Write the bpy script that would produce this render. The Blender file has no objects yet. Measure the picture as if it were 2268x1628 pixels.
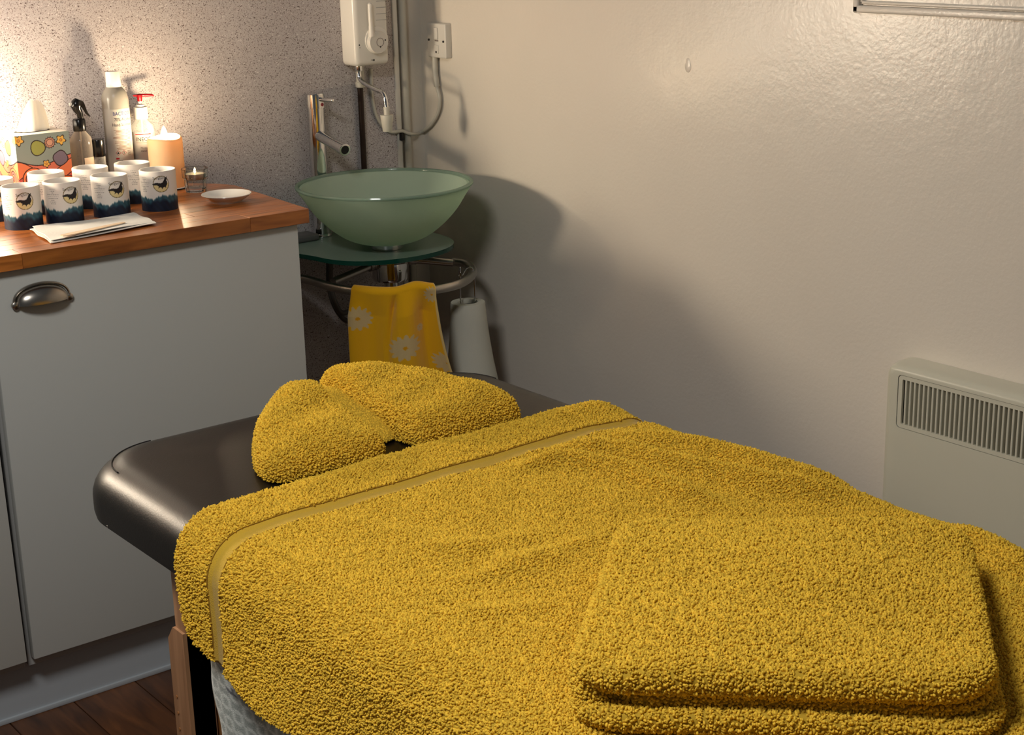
import bpy, bmesh, math, random
import numpy as np
from mathutils import Vector, Matrix

random.seed(7)
rng = np.random.default_rng(7)
scn = bpy.context.scene
COL = scn.collection

# ------------------------------------------------------------------ camera
CZ = 1.438
FPX = 3473.3
R3 = np.array([[0.785788948, 0.193487421, -0.587450718],
               [-0.618064656, 0.210237942, -0.757493293],
               [-0.023060993, 0.958312384, 0.284790388]])
cam_d = bpy.data.cameras.new('camera')
cam = bpy.data.objects.new('camera', cam_d)
COL.objects.link(cam)
M4 = Matrix([list(R3[0]) + [0], list(R3[1]) + [0], list(R3[2]) + [0], [0, 0, 0, 1]])
M4.translation = (0, 0, CZ)
cam.matrix_world = M4
cam_d.sensor_fit = 'HORIZONTAL'
cam_d.sensor_width = 36
cam_d.lens = FPX / 2268 * 36
cam_d.clip_start = 0.05
scn.camera = cam

# ------------------------------------------------------------------ light
EXPO = 0.22
scn.view_settings.view_transform = 'Standard'
scn.view_settings.look = 'None'
scn.view_settings.exposure = EXPO
scn.view_settings.gamma = 1
scn.view_settings.use_curve_mapping = False
cy = scn.cycles
cy.max_bounces = 7
cy.diffuse_bounces = 3
cy.glossy_bounces = 3
cy.transmission_bounces = 6
cy.transparent_max_bounces = 8
cy.caustics_refractive = False
cy.caustics_reflective = False
cy.sample_clamp_indirect = 4.0
world = bpy.data.worlds.new('world')
scn.world = world
world.use_nodes = True
bg = world.node_tree.nodes['Background']
bg.inputs[0].default_value = (0.93, 0.97, 1.0, 1)
bg.inputs[1].default_value = 0.055


def add_light(name, kind, loc, energy, color, size=0.1, rot=None):
    d = bpy.data.lights.new(name, kind)
    d.energy = energy
    d.color = color
    if kind == 'AREA':
        d.shape = 'DISK'
        d.size = size
    else:
        d.shadow_soft_size = size
    o = bpy.data.objects.new(name, d)
    o.location = loc
    if rot:
        o.rotation_euler = rot
    COL.objects.link(o)
    return o


# the room's ceiling lamp: a round diffuser over the massage table
add_light('ceiling_lamp_light', 'AREA', (0.0, 1.08, 2.40), 28.0, (1.0, 0.985, 0.945), 0.6)


# ------------------------------------------------------------------ helpers
def ray(px, py):
    return R3 @ np.array([px - 1134.0, -(py - 814.0), -FPX])


def at_y(px, py, y):
    r = ray(px, py)
    return r * (y / r[1]) + np.array([0, 0, CZ])


def at_x(px, py, x):
    r = ray(px, py)
    return r * (x / r[0]) + np.array([0, 0, CZ])


def at_z(px, py, z):
    r = ray(px, py)
    return r * ((z - CZ) / r[2]) + np.array([0, 0, CZ])


def lin(c):
    return tuple(((v / 12.92) if v <= 0.04045 else ((v + 0.055) / 1.055) ** 2.4) for v in c)


def rgb(r, g, b):
    return lin((r / 255, g / 255, b / 255))


def facing(x, y):
    return math.atan2(-x, y)


def tag(o, label=None, cat=None, group=None, kind=None):
    if label:
        o['label'] = label
    if cat:
        o['category'] = cat
    if group:
        o['group'] = group
    if kind:
        o['kind'] = kind
    return o


def new_mesh(name, verts, faces, mat=None, smooth=True):
    me = bpy.data.meshes.new(name)
    me.from_pydata([tuple(map(float, v)) for v in verts], [], [tuple(map(int, f)) for f in faces])
    me.validate()
    if smooth:
        me.polygons.foreach_set('use_smooth', [True] * len(me.polygons))
    if mat:
        me.materials.append(mat)
    me.update()
    return me


def link(name, me, parent=None, loc=(0, 0, 0), rz=0.0):
    o = bpy.data.objects.new(name, me)
    COL.objects.link(o)
    o.location = loc
    o.rotation_euler = (0, 0, rz)
    if parent:
        o.parent = parent
    return o


def thing(name, label, cat, loc=(0, 0, 0), rz=0.0, group=None):
    o = bpy.data.objects.new(name, None)
    o.empty_display_size = 0.02
    COL.objects.link(o)
    o.location = loc
    o.rotation_euler = (0, 0, rz)
    return tag(o, label, cat, group)


def structure(name, me, parent=None):
    o = link(name, me, parent)
    if not parent:
        o['kind'] = 'structure'
    return o


class MB:
    """collects simple shapes into one mesh"""

    def __init__(self):
        self.v = []
        self.f = []

    def add(self, verts, faces):
        n = len(self.v)
        self.v += [tuple(p) for p in verts]
        self.f += [tuple(i + n for i in f) for f in faces]
        return self

    def box(self, a, b, bevel=0.0, seg=2):
        (x0, y0, z0), (x1, y1, z1) = a, b
        bm = bmesh.new()
        bmesh.ops.create_cube(bm, size=1)
        for v in bm.verts:
            v.co = Vector(((x0 + x1) / 2 + v.co.x * (x1 - x0), (y0 + y1) / 2 + v.co.y * (y1 - y0),
                           (z0 + z1) / 2 + v.co.z * (z1 - z0)))
        if bevel > 0:
            bmesh.ops.bevel(bm, geom=bm.edges[:], offset=bevel, segments=seg, profile=0.5, affect='EDGES')
        bm.verts.index_update()
        self.add([v.co[:] for v in bm.verts], [[v.index for v in f.verts] for f in bm.faces])
        bm.free()
        return self

    def lathe(self, prof, seg=40, c=(0, 0, 0), cap=True):
        vs, fs = [], []
        for (r, z) in prof:
            for k in range(seg):
                a = 2 * math.pi * k / seg
                vs.append((c[0] + r * math.cos(a), c[1] + r * math.sin(a), c[2] + z))
        for i in range(len(prof) - 1):
            for k in range(seg):
                k2 = (k + 1) % seg
                fs.append((i * seg + k, i * seg + k2, (i + 1) * seg + k2, (i + 1) * seg + k))
        if cap:
            if prof[0][0] > 1e-5:
                fs.append(tuple(reversed(range(seg))))
            if prof[-1][0] > 1e-5:
                b = (len(prof) - 1) * seg
                fs.append(tuple(range(b, b + seg)))
        return self.add(vs, fs)

    def tube(self, pts, r, seg=12, cap=True):
        P = [Vector(p) for p in pts]
        n = len(P)
        rr = r if isinstance(r, (list, tuple)) else [r] * n
        T = []
        for i in range(n):
            t = (P[min(i + 1, n - 1)] - P[max(i - 1, 0)])
            T.append(t.normalized())
        up = Vector((0, 0, 1)) if abs(T[0].z) < 0.9 else Vector((1, 0, 0))
        nrm = (up - T[0] * up.dot(T[0])).normalized()
        vs, fs = [], []
        for i in range(n):
            nrm = (nrm - T[i] * nrm.dot(T[i])).normalized()
            bi = T[i].cross(nrm)
            for k in range(seg):
                a = 2 * math.pi * k / seg
                vs.append(tuple(P[i] + (nrm * math.cos(a) + bi * math.sin(a)) * rr[i]))
        for i in range(n - 1):
            for k in range(seg):
                k2 = (k + 1) % seg
                fs.append((i * seg + k, i * seg + k2, (i + 1) * seg + k2, (i + 1) * seg + k))
        if cap:
            fs.append(tuple(reversed(range(seg))))
            fs.append(tuple(range((n - 1) * seg, n * seg)))
        return self.add(vs, fs)

    def build(self, name, mat, parent=None, smooth=True, origin=None, loc=(0, 0, 0), rz=0.0):
        v = np.array(self.v, float)
        if origin is not None:
            v = v - np.array(origin)
        me = new_mesh(name, v, self.f, mat, smooth)
        if smooth:
            me.set_sharp_from_angle(angle=math.radians(38))
        return link(name, me, parent, loc, rz)


def spline(pts, n=12, closed=False):
    """Catmull-Rom through points"""
    P = [np.array(p, float) for p in pts]
    m = len(P)
    out = []
    rng_ = range(m if closed else m - 1)
    for i in rng_:
        p1, p2 = P[i], P[(i + 1) % m]
        p0 = P[i - 1] if (i > 0 or closed) else 2 * p1 - p2
        p3 = P[(i + 2) % m] if (i + 2 < m or closed) else 2 * p2 - p1
        for k in range(n):
            t = k / n
            out.append(0.5 * ((2 * p1) + (-p0 + p2) * t + (2 * p0 - 5 * p1 + 4 * p2 - p3) * t * t
                              + (-p0 + 3 * p1 - 3 * p2 + p3) * t ** 3))
    if not closed:
        out.append(P[-1])
    return out


def grid_faces(nu, nv, closed_u=False):
    f = []
    for i in range(nu - (0 if closed_u else 1)):
        i2 = (i + 1) % nu
        for j in range(nv - 1):
            f.append((i * nv + j, i2 * nv + j, i2 * nv + j + 1, i * nv + j + 1))
    return f


def set_colors(me, cols, name='Col'):
    at = me.color_attributes.new(name, 'FLOAT_COLOR', 'POINT')
    a = np.ones((len(me.vertices), 4), np.float32)
    a[:, :3] = cols
    at.data.foreach_set('color', a.ravel())


def lin_arr(c):
    c = np.asarray(c, float)
    return np.where(c <= 0.04045, c / 12.92, ((c + 0.055) / 1.055) ** 2.4)


def copy_tree(o, parent=None):
    c = o.copy()
    COL.objects.link(c)
    c.parent = parent
    for ch in list(o.children):
        copy_tree(ch, c)
    return c


# ------------------------------------------------------------------ materials
def mat_new(name):
    m = bpy.data.materials.new(name)
    m.use_nodes = True
    nt = m.node_tree
    return m, nt, nt.nodes['Principled BSDF']


def pbr(name, col, rough=0.5, metal=0.0, noise=0.0, nscale=20.0, bump=0.0, bscale=100.0, spec=0.5, coat=0.0,
        sheen=0.0, trans=0.0, ior=1.45):
    m, nt, b = mat_new(name)
    b.inputs['Roughness'].default_value = rough
    b.inputs['Metallic'].default_value = metal
    b.inputs['Specular IOR Level'].default_value = spec
    b.inputs['Coat Weight'].default_value = coat
    b.inputs['Sheen Weight'].default_value = sheen
    b.inputs['Transmission Weight'].default_value = trans
    b.inputs['IOR'].default_value = ior
    b.inputs['Base Color'].default_value = (*col, 1)
    N = nt.nodes
    tc = N.new('ShaderNodeTexCoord')
    ns = N.new('ShaderNodeTexNoise')
    ns.inputs['Scale'].default_value = nscale
    ns.inputs['Detail'].default_value = 4
    nt.links.new(tc.outputs['Object'], ns.inputs['Vector'])
    mx = N.new('ShaderNodeMix')
    mx.data_type = 'RGBA'
    a = tuple(max(0, c * (1 - noise)) for c in col)
    d = tuple(min(1, c * (1 + noise)) for c in col)
    mx.inputs[6].default_value = (*a, 1)
    mx.inputs[7].default_value = (*d, 1)
    nt.links.new(ns.outputs['Fac'], mx.inputs[0])
    nt.links.new(mx.outputs[2], b.inputs['Base Color'])
    if bump > 0:
        n2 = N.new('ShaderNodeTexNoise')
        n2.inputs['Scale'].default_value = bscale
        n2.inputs['Detail'].default_value = 3
        nt.links.new(tc.outputs['Object'], n2.inputs['Vector'])
        bp = N.new('ShaderNodeBump')
        bp.inputs['Strength'].default_value = bump
        bp.inputs['Distance'].default_value = 0.002
        nt.links.new(n2.outputs['Fac'], bp.inputs['Height'])
        nt.links.new(bp.outputs['Normal'], b.inputs['Normal'])
    return m


def attr_mat(name, rough=0.5, sheen=0.0, bump=0.0, bscale=600.0, spec=0.3, attr='Col'):
    m, nt, b = mat_new(name)
    N = nt.nodes
    at = N.new('ShaderNodeAttribute')
    at.attribute_name = attr
    nt.links.new(at.outputs['Color'], b.inputs['Base Color'])
    b.inputs['Roughness'].default_value = rough
    b.inputs['Sheen Weight'].default_value = sheen
    b.inputs['Specular IOR Level'].default_value = spec
    if bump:
        tc = N.new('ShaderNodeTexCoord')
        ns = N.new('ShaderNodeTexNoise')
        ns.inputs['Scale'].default_value = bscale
        nt.links.new(tc.outputs['Object'], ns.inputs['Vector'])
        bp = N.new('ShaderNodeBump')
        bp.inputs['Strength'].default_value = bump
        bp.inputs['Distance'].default_value = 0.001
        nt.links.new(ns.outputs['Fac'], bp.inputs['Height'])
        nt.links.new(bp.outputs['Normal'], b.inputs['Normal'])
    return m


def speckle_mat():
    m, nt, b = mat_new('speckled_panel')
    N, L = nt.nodes, nt.links
    tc = N.new('ShaderNodeTexCoord')
    base = N.new('ShaderNodeTexNoise')
    base.inputs['Scale'].default_value = 9
    L.new(tc.outputs['Object'], base.inputs['Vector'])
    r0 = N.new('ShaderNodeValToRGB')
    r0.color_ramp.elements[0].color = (*rgb(186, 178, 178), 1)
    r0.color_ramp.elements[1].color = (*rgb(200, 193, 192), 1)
    L.new(base.outputs['Fac'], r0.inputs['Fac'])
    prev = r0.outputs['Color']
    for (sc, thr, col, seedv) in ((420, 0.40, rgb(140, 128, 126), 0.0), (300, 0.335, rgb(96, 80, 76), 3.0),
                                  (300, 0.325, rgb(222, 216, 214), 7.0)):
        ad = N.new('ShaderNodeVectorMath')
        ad.operation = 'ADD'
        ad.inputs[1].default_value = (seedv, seedv, seedv)
        L.new(tc.outputs['Object'], ad.inputs[0])
        ns = N.new('ShaderNodeTexNoise')
        ns.inputs['Scale'].default_value = sc
        ns.inputs['Detail'].default_value = 1.0
        L.new(ad.outputs[0], ns.inputs['Vector'])
        rp = N.new('ShaderNodeValToRGB')
        rp.color_ramp.elements[0].position = thr - 0.03
        rp.color_ramp.elements[0].color = (1, 1, 1, 1)
        rp.color_ramp.elements[1].position = thr
        rp.color_ramp.elements[1].color = (0, 0, 0, 1)
        L.new(ns.outputs['Fac'], rp.inputs['Fac'])
        mx = N.new('ShaderNodeMix')
        mx.data_type = 'RGBA'
        L.new(rp.outputs['Color'], mx.inputs[0])
        L.new(prev, mx.inputs[6])
        mx.inputs[7].default_value = (*col, 1)
        prev = mx.outputs[2]
    L.new(prev, b.inputs['Base Color'])
    b.inputs['Roughness'].default_value = 0.42
    b.inputs['Specular IOR Level'].default_value = 0.3
    return m


def wall_paint():
    m, nt, b = mat_new('white_wall_paint')
    N, L = nt.nodes, nt.links
    tc = N.new('ShaderNodeTexCoord')
    ns = N.new('ShaderNodeTexNoise')
    ns.inputs['Scale'].default_value = 2.5
    ns.inputs['Detail'].default_value = 4
    L.new(tc.outputs['Object'], ns.inputs['Vector'])
    rp = N.new('ShaderNodeValToRGB')
    rp.color_ramp.elements[0].color = (*rgb(220, 211, 198), 1)
    rp.color_ramp.elements[1].color = (*rgb(230, 222, 210), 1)
    L.new(ns.outputs['Fac'], rp.inputs['Fac'])
    L.new(rp.outputs['Color'], b.inputs['Base Color'])
    b.inputs['Roughness'].default_value = 0.27
    b.inputs['Specular IOR Level'].default_value = 0.5
    n2 = N.new('ShaderNodeTexNoise')
    n2.inputs['Scale'].default_value = 130
    n2.inputs['Detail'].default_value = 3
    L.new(tc.outputs['Object'], n2.inputs['Vector'])
    n3 = N.new('ShaderNodeTexNoise')
    n3.inputs['Scale'].default_value = 14
    L.new(tc.outputs['Object'], n3.inputs['Vector'])
    b1 = N.new('ShaderNodeBump')
    b1.inputs['Strength'].default_value = 0.32
    b1.inputs['Distance'].default_value = 0.0015
    L.new(n2.outputs['Fac'], b1.inputs['Height'])
    b2 = N.new('ShaderNodeBump')
    b2.inputs['Strength'].default_value = 0.10
    b2.inputs['Distance'].default_value = 0.01
    L.new(n3.outputs['Fac'], b2.inputs['Height'])
    L.new(b1.outputs['Normal'], b2.inputs['Normal'])
    L.new(b2.outputs['Normal'], b.inputs['Normal'])
    return m


def wood_mat(name, c0, c1, scale=(4, 40, 40), rough=0.4, rnd=0.25, coat=0.0):
    """wood grain running along the first axis; each piece varies by its own random value"""
    m, nt, b = mat_new(name)
    N, L = nt.nodes, nt.links
    tc = N.new('ShaderNodeTexCoord')
    oi = N.new('ShaderNodeObjectInfo')
    mp = N.new('ShaderNodeMapping')
    mp.inputs['Scale'].default_value = scale
    L.new(tc.outputs['Object'], mp.inputs['Vector'])
    ad = N.new('ShaderNodeVectorMath')
    ad.operation = 'ADD'
    ml = N.new('ShaderNodeMath')
    ml.operation = 'MULTIPLY'
    ml.inputs[1].default_value = 37.0
    L.new(oi.outputs['Random'], ml.inputs[0])
    L.new(mp.outputs['Vector'], ad.inputs[0])
    L.new(ml.outputs[0], ad.inputs[1])
    ns = N.new('ShaderNodeTexNoise')
    ns.inputs['Scale'].default_value = 1.6
    ns.inputs['Detail'].default_value = 6
    ns.inputs['Distortion'].default_value = 0.6
    L.new(ad.outputs[0], ns.inputs['Vector'])
    rp = N.new('ShaderNodeValToRGB')
    rp.color_ramp.elements[0].position = 0.3
    rp.color_ramp.elements[0].color = (*c0, 1)
    rp.color_ramp.elements[1].position = 0.7
    rp.color_ramp.elements[1].color = (*c1, 1)
    L.new(ns.outputs['Fac'], rp.inputs['Fac'])
    hs = N.new('ShaderNodeHueSaturation')
    mr = N.new('ShaderNodeMapRange')
    mr.inputs['To Min'].default_value = 1 - rnd
    mr.inputs['To Max'].default_value = 1 + rnd
    L.new(oi.outputs['Random'], mr.inputs['Value'])
    L.new(mr.outputs['Result'], hs.inputs['Value'])
    L.new(rp.outputs['Color'], hs.inputs['Color'])
    L.new(hs.outputs['Color'], b.inputs['Base Color'])
    b.inputs['Roughness'].default_value = rough
    b.inputs['Coat Weight'].default_value = coat
    b.inputs['Coat Roughness'].default_value = 0.25
    bp = N.new('ShaderNodeBump')
    bp.inputs['Strength'].default_value = 0.15
    bp.inputs['Distance'].default_value = 0.001
    L.new(ns.outputs['Fac'], bp.inputs['Height'])
    L.new(bp.outputs['Normal'], b.inputs['Normal'])
    return m


def emit_mat(name, col, strength):
    m, nt, b = mat_new(name)
    b.inputs['Base Color'].default_value = (*col, 1)
    b.inputs['Emission Color'].default_value = (*col, 1)
    b.inputs['Emission Strength'].default_value = strength
    return m


def translucent_mat(name, col, tcol, fac=0.5, rough=0.35, clear=0.0, gloss=0.08, noise=0.06):
    """matt diffuse + translucent (+ a little clear see-through) under a soft gloss"""
    m, nt, b = mat_new(name)
    N, L = nt.nodes, nt.links
    out = N['Material Output']
    tc = N.new('ShaderNodeTexCoord')
    ns = N.new('ShaderNodeTexNoise')
    ns.inputs['Scale'].default_value = 25
    L.new(tc.outputs['Object'], ns.inputs['Vector'])
    mxc = N.new('ShaderNodeMix')
    mxc.data_type = 'RGBA'
    mxc.inputs[6].default_value = (*[c * (1 - noise) for c in col], 1)
    mxc.inputs[7].default_value = (*[min(1, c * (1 + noise)) for c in col], 1)
    L.new(ns.outputs['Fac'], mxc.inputs[0])
    L.new(mxc.outputs[2], b.inputs['Base Color'])
    b.inputs['Roughness'].default_value = rough
    b.inputs['Specular IOR Level'].default_value = gloss * 6
    tr = N.new('ShaderNodeBsdfTranslucent')
    tr.inputs['Color'].default_value = (*tcol, 1)
    mx = N.new('ShaderNodeMixShader')
    mx.inputs[0].default_value = fac
    L.new(b.outputs[0], mx.inputs[1])
    L.new(tr.outputs[0], mx.inputs[2])
    prev = mx.outputs[0]
    if clear > 0:
        tp = N.new('ShaderNodeBsdfTransparent')
        tp.inputs['Color'].default_value = (*tcol, 1)
        m2 = N.new('ShaderNodeMixShader')
        m2.inputs[0].default_value = clear
        L.new(prev, m2.inputs[1])
        L.new(tp.outputs[0], m2.inputs[2])
        prev = m2.outputs[0]
    L.new(prev, out.inputs['Surface'])
    return m


def clear_mat(name, tint, gloss_rough=0.05, amount=0.9):
    """thin clear plastic: transparent body with a fresnel gloss"""
    m, nt, b = mat_new(name)
    N, L = nt.nodes, nt.links
    out = N['Material Output']
    tp = N.new('ShaderNodeBsdfTransparent')
    tp.inputs['Color'].default_value = (*tint, 1)
    b.inputs['Base Color'].default_value = (*tint, 1)
    b.inputs['Roughness'].default_value = gloss_rough
    lw = N.new('ShaderNodeLayerWeight')
    lw.inputs['Blend'].default_value = 0.35
    mr = N.new('ShaderNodeMapRange')
    mr.inputs['To Min'].default_value = 1 - amount
    mr.inputs['To Max'].default_value = 0.75
    L.new(lw.outputs['Facing'], mr.inputs['Value'])
    mx = N.new('ShaderNodeMixShader')
    L.new(mr.outputs['Result'], mx.inputs[0])
    L.new(tp.outputs[0], mx.inputs[1])
    L.new(b.outputs[0], mx.inputs[2])
    L.new(mx.outputs[0], out.inputs['Surface'])
    return m


def terry_mat(name, col, rnd=0.22, rough=0.9):
    m, nt, b = mat_new(name)
    N, L = nt.nodes, nt.links
    tc = N.new('ShaderNodeTexCoord')
    ns = N.new('ShaderNodeTexNoise')
    ns.inputs['Scale'].default_value = 14
    ns.inputs['Detail'].default_value = 3
    L.new(tc.outputs['Object'], ns.inputs['Vector'])
    oi = N.new('ShaderNodeObjectInfo')
    hs = N.new('ShaderNodeHueSaturation')
    mr = N.new('ShaderNodeMapRange')
    mr.inputs['To Min'].default_value = 1 - rnd
    mr.inputs['To Max'].default_value = 1 + rnd
    L.new(oi.outputs['Random'], mr.inputs['Value'])
    L.new(mr.outputs['Result'], hs.inputs['Value'])
    rp = N.new('ShaderNodeValToRGB')
    rp.color_ramp.elements[0].position = 0.3
    rp.color_ramp.elements[0].color = (*[c * 0.9 for c in col], 1)
    rp.color_ramp.elements[1].position = 0.7
    rp.color_ramp.elements[1].color = (*[min(1, c * 1.08) for c in col], 1)
    L.new(ns.outputs['Fac'], rp.inputs['Fac'])
    L.new(rp.outputs['Color'], hs.inputs['Color'])
    L.new(hs.outputs['Color'], b.inputs['Base Color'])
    b.inputs['Roughness'].default_value = rough
    b.inputs['Specular IOR Level'].default_value = 0.1
    b.inputs['Sheen Weight'].default_value = 0.25
    b.inputs['Sheen Tint'].default_value = (*[min(1, c * 1.6) for c in col], 1)
    return m


YEL = rgb(229, 187, 64)
M = dict(
    speckle=speckle_mat(), paint=wall_paint(),
    white_gloss=pbr('white_gloss_trim', rgb(214, 210, 202), 0.35, noise=0.02),
    cabinet=pbr('cabinet_white', rgb(194, 195, 190), 0.32, noise=0.012, nscale=3, spec=0.4),
    carcass=pbr('carcass_grey', rgb(170, 170, 168), 0.5, noise=0.03),
    plinth=pbr('plinth_grey', rgb(176, 182, 188), 0.4, noise=0.03, nscale=5),
    worktop=wood_mat('worktop_wood', rgb(128, 68, 26), rgb(188, 112, 50), (5, 45, 45), 0.33, 0.16, 0.25),
    floorwood=wood_mat('floor_wood', rgb(66, 38, 20), rgb(112, 68, 36), (30, 4, 30), 0.42, 0.2, 0.2),
    floorgap=pbr('floor_gap', rgb(26, 17, 11), 0.8, noise=0.1),
    legwood=wood_mat('leg_wood', rgb(150, 108, 74), rgb(186, 140, 102), (30, 30, 3), 0.5, 0.05),
    bracewood=wood_mat('brace_wood', rgb(150, 98, 52), rgb(176, 120, 66), (30, 30, 3), 0.5, 0.05),
    vinyl=pbr('dark_vinyl', rgb(15, 11, 9), 0.37, noise=0.06, nscale=30, bump=0.08, bscale=420, spec=0.27),
    seam=pbr('seam_thread', rgb(14, 11, 10), 0.8, noise=0.1),
    nickel=pbr('brushed_nickel', rgb(176, 168, 158), 0.26, 1.0, noise=0.05, nscale=60),
    steel=pbr('satin_steel', rgb(178, 172, 164), 0.3, 1.0, noise=0.05, nscale=60),
    chrome=pbr('chrome', rgb(225, 225, 225), 0.06, 1.0, noise=0.01),
    black_hole=pbr('dark_opening', rgb(14, 14, 14), 0.6, noise=0.1),
    heater_white=pbr('heater_white', rgb(224, 220, 212), 0.22, noise=0.01),
    plastic_white=pbr('white_plastic', rgb(220, 215, 206), 0.3, noise=0.02),
    conduit=pbr('conduit_white', rgb(196, 192, 180), 0.4, noise=0.05),
    spacer=pbr('dark_copper', rgb(44, 28, 20), 0.4, 0.3, noise=0.15),
    bowl=translucent_mat('frosted_green_glass', rgb(208, 224, 208), rgb(202, 226, 206), 0.5, 0.4, 0.0, 0.06),
    rimglass=translucent_mat('polished_glass_rim', rgb(168, 186, 174), rgb(172, 200, 184), 0.5, 0.08, 0.15, 0.12),
    shelfglass=translucent_mat('frosted_shelf_glass', rgb(150, 172, 158), rgb(140, 176, 158), 0.35, 0.28, 0.0, 0.08),
    edgeglass=pbr('green_glass_edge', rgb(6, 62, 50), 0.1, noise=0.1),
    heater_cream=pbr('panel_heater_cream', rgb(205, 202, 184), 0.35, noise=0.012),
    slot=pbr('heater_inside', rgb(40, 46, 48), 0.6, noise=0.2),
    black=pbr('black_plastic', rgb(16, 15, 15), 0.22, noise=0.1),
    paper=pbr('white_paper', rgb(230, 226, 218), 0.85, noise=0.02, bump=0.2, bscale=300),
    roll=pbr('paper_roll', rgb(206, 205, 192), 0.9, noise=0.02, bump=0.15, bscale=500),
    tissue=translucent_mat('tissue_paper', rgb(240, 236, 228), rgb(240, 234, 220), 0.4, 0.9, 0.0, 0.01),
    ceramic=pbr('white_ceramic', rgb(232, 228, 220), 0.16, noise=0.01),
    stick=pbr('pale_wood_stick', rgb(226, 200, 168), 0.6, noise=0.06, nscale=80),
    sliver=pbr('dark_sliver', rgb(70, 66, 50), 0.6, noise=0.2),
    wax=translucent_mat('candle_wax', rgb(240, 218, 178), rgb(255, 206, 138), 0.4, 0.5, 0.0, 0.04),
    flame=emit_mat('flame', (1.0, 0.80, 0.46), 24.0),
    wick=pbr('wick', rgb(30, 20, 14), 0.9, noise=0.1),
    glass=pbr('clear_glass', (0.96, 0.97, 0.96), 0.02, noise=0.0, trans=1.0, ior=1.45),
    tin=pbr('tealight_tin', rgb(200, 198, 192), 0.3, 1.0, noise=0.05),
    teawax=pbr('tealight_wax', rgb(238, 226, 196), 0.4, noise=0.03),
    cream=pbr('cup_contents', rgb(226, 204, 196), 0.5, noise=0.05),
    cupcard=attr_mat('printed_card', 0.5, spec=0.4), cardin=pbr('card_inside', rgb(228, 222, 212), 0.6, noise=0.03),
    boxcard=attr_mat('printed_tissue_box', 0.45, spec=0.4),
    boxplain=pbr('box_card', rgb(228, 214, 196), 0.6, noise=0.03),
    ink=pbr('black_ink', rgb(26, 22, 22), 0.6, noise=0.05),
    slate=pbr('slate_ink', rgb(34, 34, 48), 0.6, noise=0.05),
    greyink=pbr('grey_ink', rgb(120, 110, 104), 0.6, noise=0.05),
    brownink=pbr('brown_ink', rgb(104, 66, 46), 0.6, noise=0.05),
    blueink=pbr('blue_ink', rgb(14, 44, 104), 0.6, noise=0.05),
    redink=pbr('red_ink', rgb(150, 24, 32), 0.55, noise=0.05),
    sanit=translucent_mat('milky_plastic', rgb(172, 168, 160), rgb(180, 174, 160), 0.4, 0.25, 0.06, 0.09),
    label=pbr('white_label', rgb(168, 163, 155), 0.5, noise=0.02),
    labelcream=pbr('cream_label', rgb(222, 200, 174), 0.6, noise=0.05),
    clear=clear_mat('clear_plastic', (0.90, 0.90, 0.87), 0.08, 0.86),
    amber=clear_mat('smoky_plastic', (0.58, 0.52, 0.46), 0.08, 0.78),
    redplastic=pbr('red_plastic', rgb(140, 14, 24), 0.3, noise=0.04),
    hand_towel=attr_mat('daisy_towel', 0.95, 0.3, 0.5, 900, 0.1),
    blanket=attr_mat('honeycomb_blanket', 0.95, 0.3, 0.6, 500, 0.1),
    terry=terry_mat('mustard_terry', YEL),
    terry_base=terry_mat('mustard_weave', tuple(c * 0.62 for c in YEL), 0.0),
    band=pbr('woven_band', rgb(204, 164, 48), 0.75, noise=0.05, nscale=60, bump=0.5, bscale=900, spec=0.2, sheen=0.2),
    thread=pbr('stitch_thread', rgb(150, 110, 18), 0.9, noise=0.1),
    dark_hose=pbr('grey_hose', rgb(88, 84, 78), 0.4, 0.4, noise=0.1),
    dish=pbr('grey_dish', rgb(92, 90, 88), 0.3, noise=0.05),
    lampglass=emit_mat('lamp_globe', (1.0, 0.86, 0.66), 40.0),
    lampglass2=emit_mat('tall_lamp_globe', (1.0, 0.84, 0.63), 112.0),
    brass=pbr('lamp_base', rgb(150, 120, 80), 0.35, 0.8, noise=0.05),
    coaster=pbr('coaster_white', rgb(220, 214, 206), 0.5, noise=0.03),
)

# ------------------------------------------------------------------ setting
XR, YB, ZW = 2.19, 3.15, 0.883
TRIMX = float(at_y(877, 150, YB)[0])
m = MB(); m.box((-1.2, YB, 0), (XR, YB + 0.1, 2.5)); structure('wall_back', new_mesh('wall_back', m.v, m.f, M['paint'], False))
m = MB(); m.box((-1.2, YB - 0.009, 0.0), (TRIMX - 0.012, YB, 2.5))
tag(structure('wall_back_panel', new_mesh('wall_back_panel', m.v, m.f, M['speckle'], False)), 'pale grey speckled laminate splashback panel')
m = MB(); m.box((XR, -0.6, 0), (XR + 0.1, YB + 0.1, 2.5)); wr = structure('wall_right', new_mesh('wall_right', m.v, m.f, M['paint'], False))
# painted edge strip that ends the panel
m = MB(); m.box((TRIMX - 0.012, YB - 0.014, 0.0), (TRIMX + 0.001, YB, 2.5), 0.002)
structure('trim_1', new_mesh('trim_1', m.v, m.f, M['white_gloss'], True))
# filler drop under the paint on the right wall
dp = at_x(1524, 148, XR)
m = MB()
ring = []
for k in range(24):
    a = 2 * math.pi * k / 24
    ring.append((dp[1] + 0.0085 * math.cos(a), dp[2] + 0.011 * math.sin(a) + (0.006 if math.sin(a) > 0.8 else 0)))
vs = [(XR - 0.0002, p[0], p[1]) for p in ring] + [(XR - 0.0013, dp[1] + (p[0] - dp[1]) * .7, dp[2] + (p[1] - dp[2]) * .7) for p in ring]
m.add(vs, [(k, (k + 1) % 24, 24 + (k + 1) % 24, 24 + k) for k in range(24)] + [tuple(range(24, 48))])
m.build('filler_drop', M['paint'], wr)

# moulded panel frame, top right of the right wall
fy, fz = float(at_x(1894, 27, XR)[1]), float(at_x(1894, 27, XR)[2])


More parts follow.
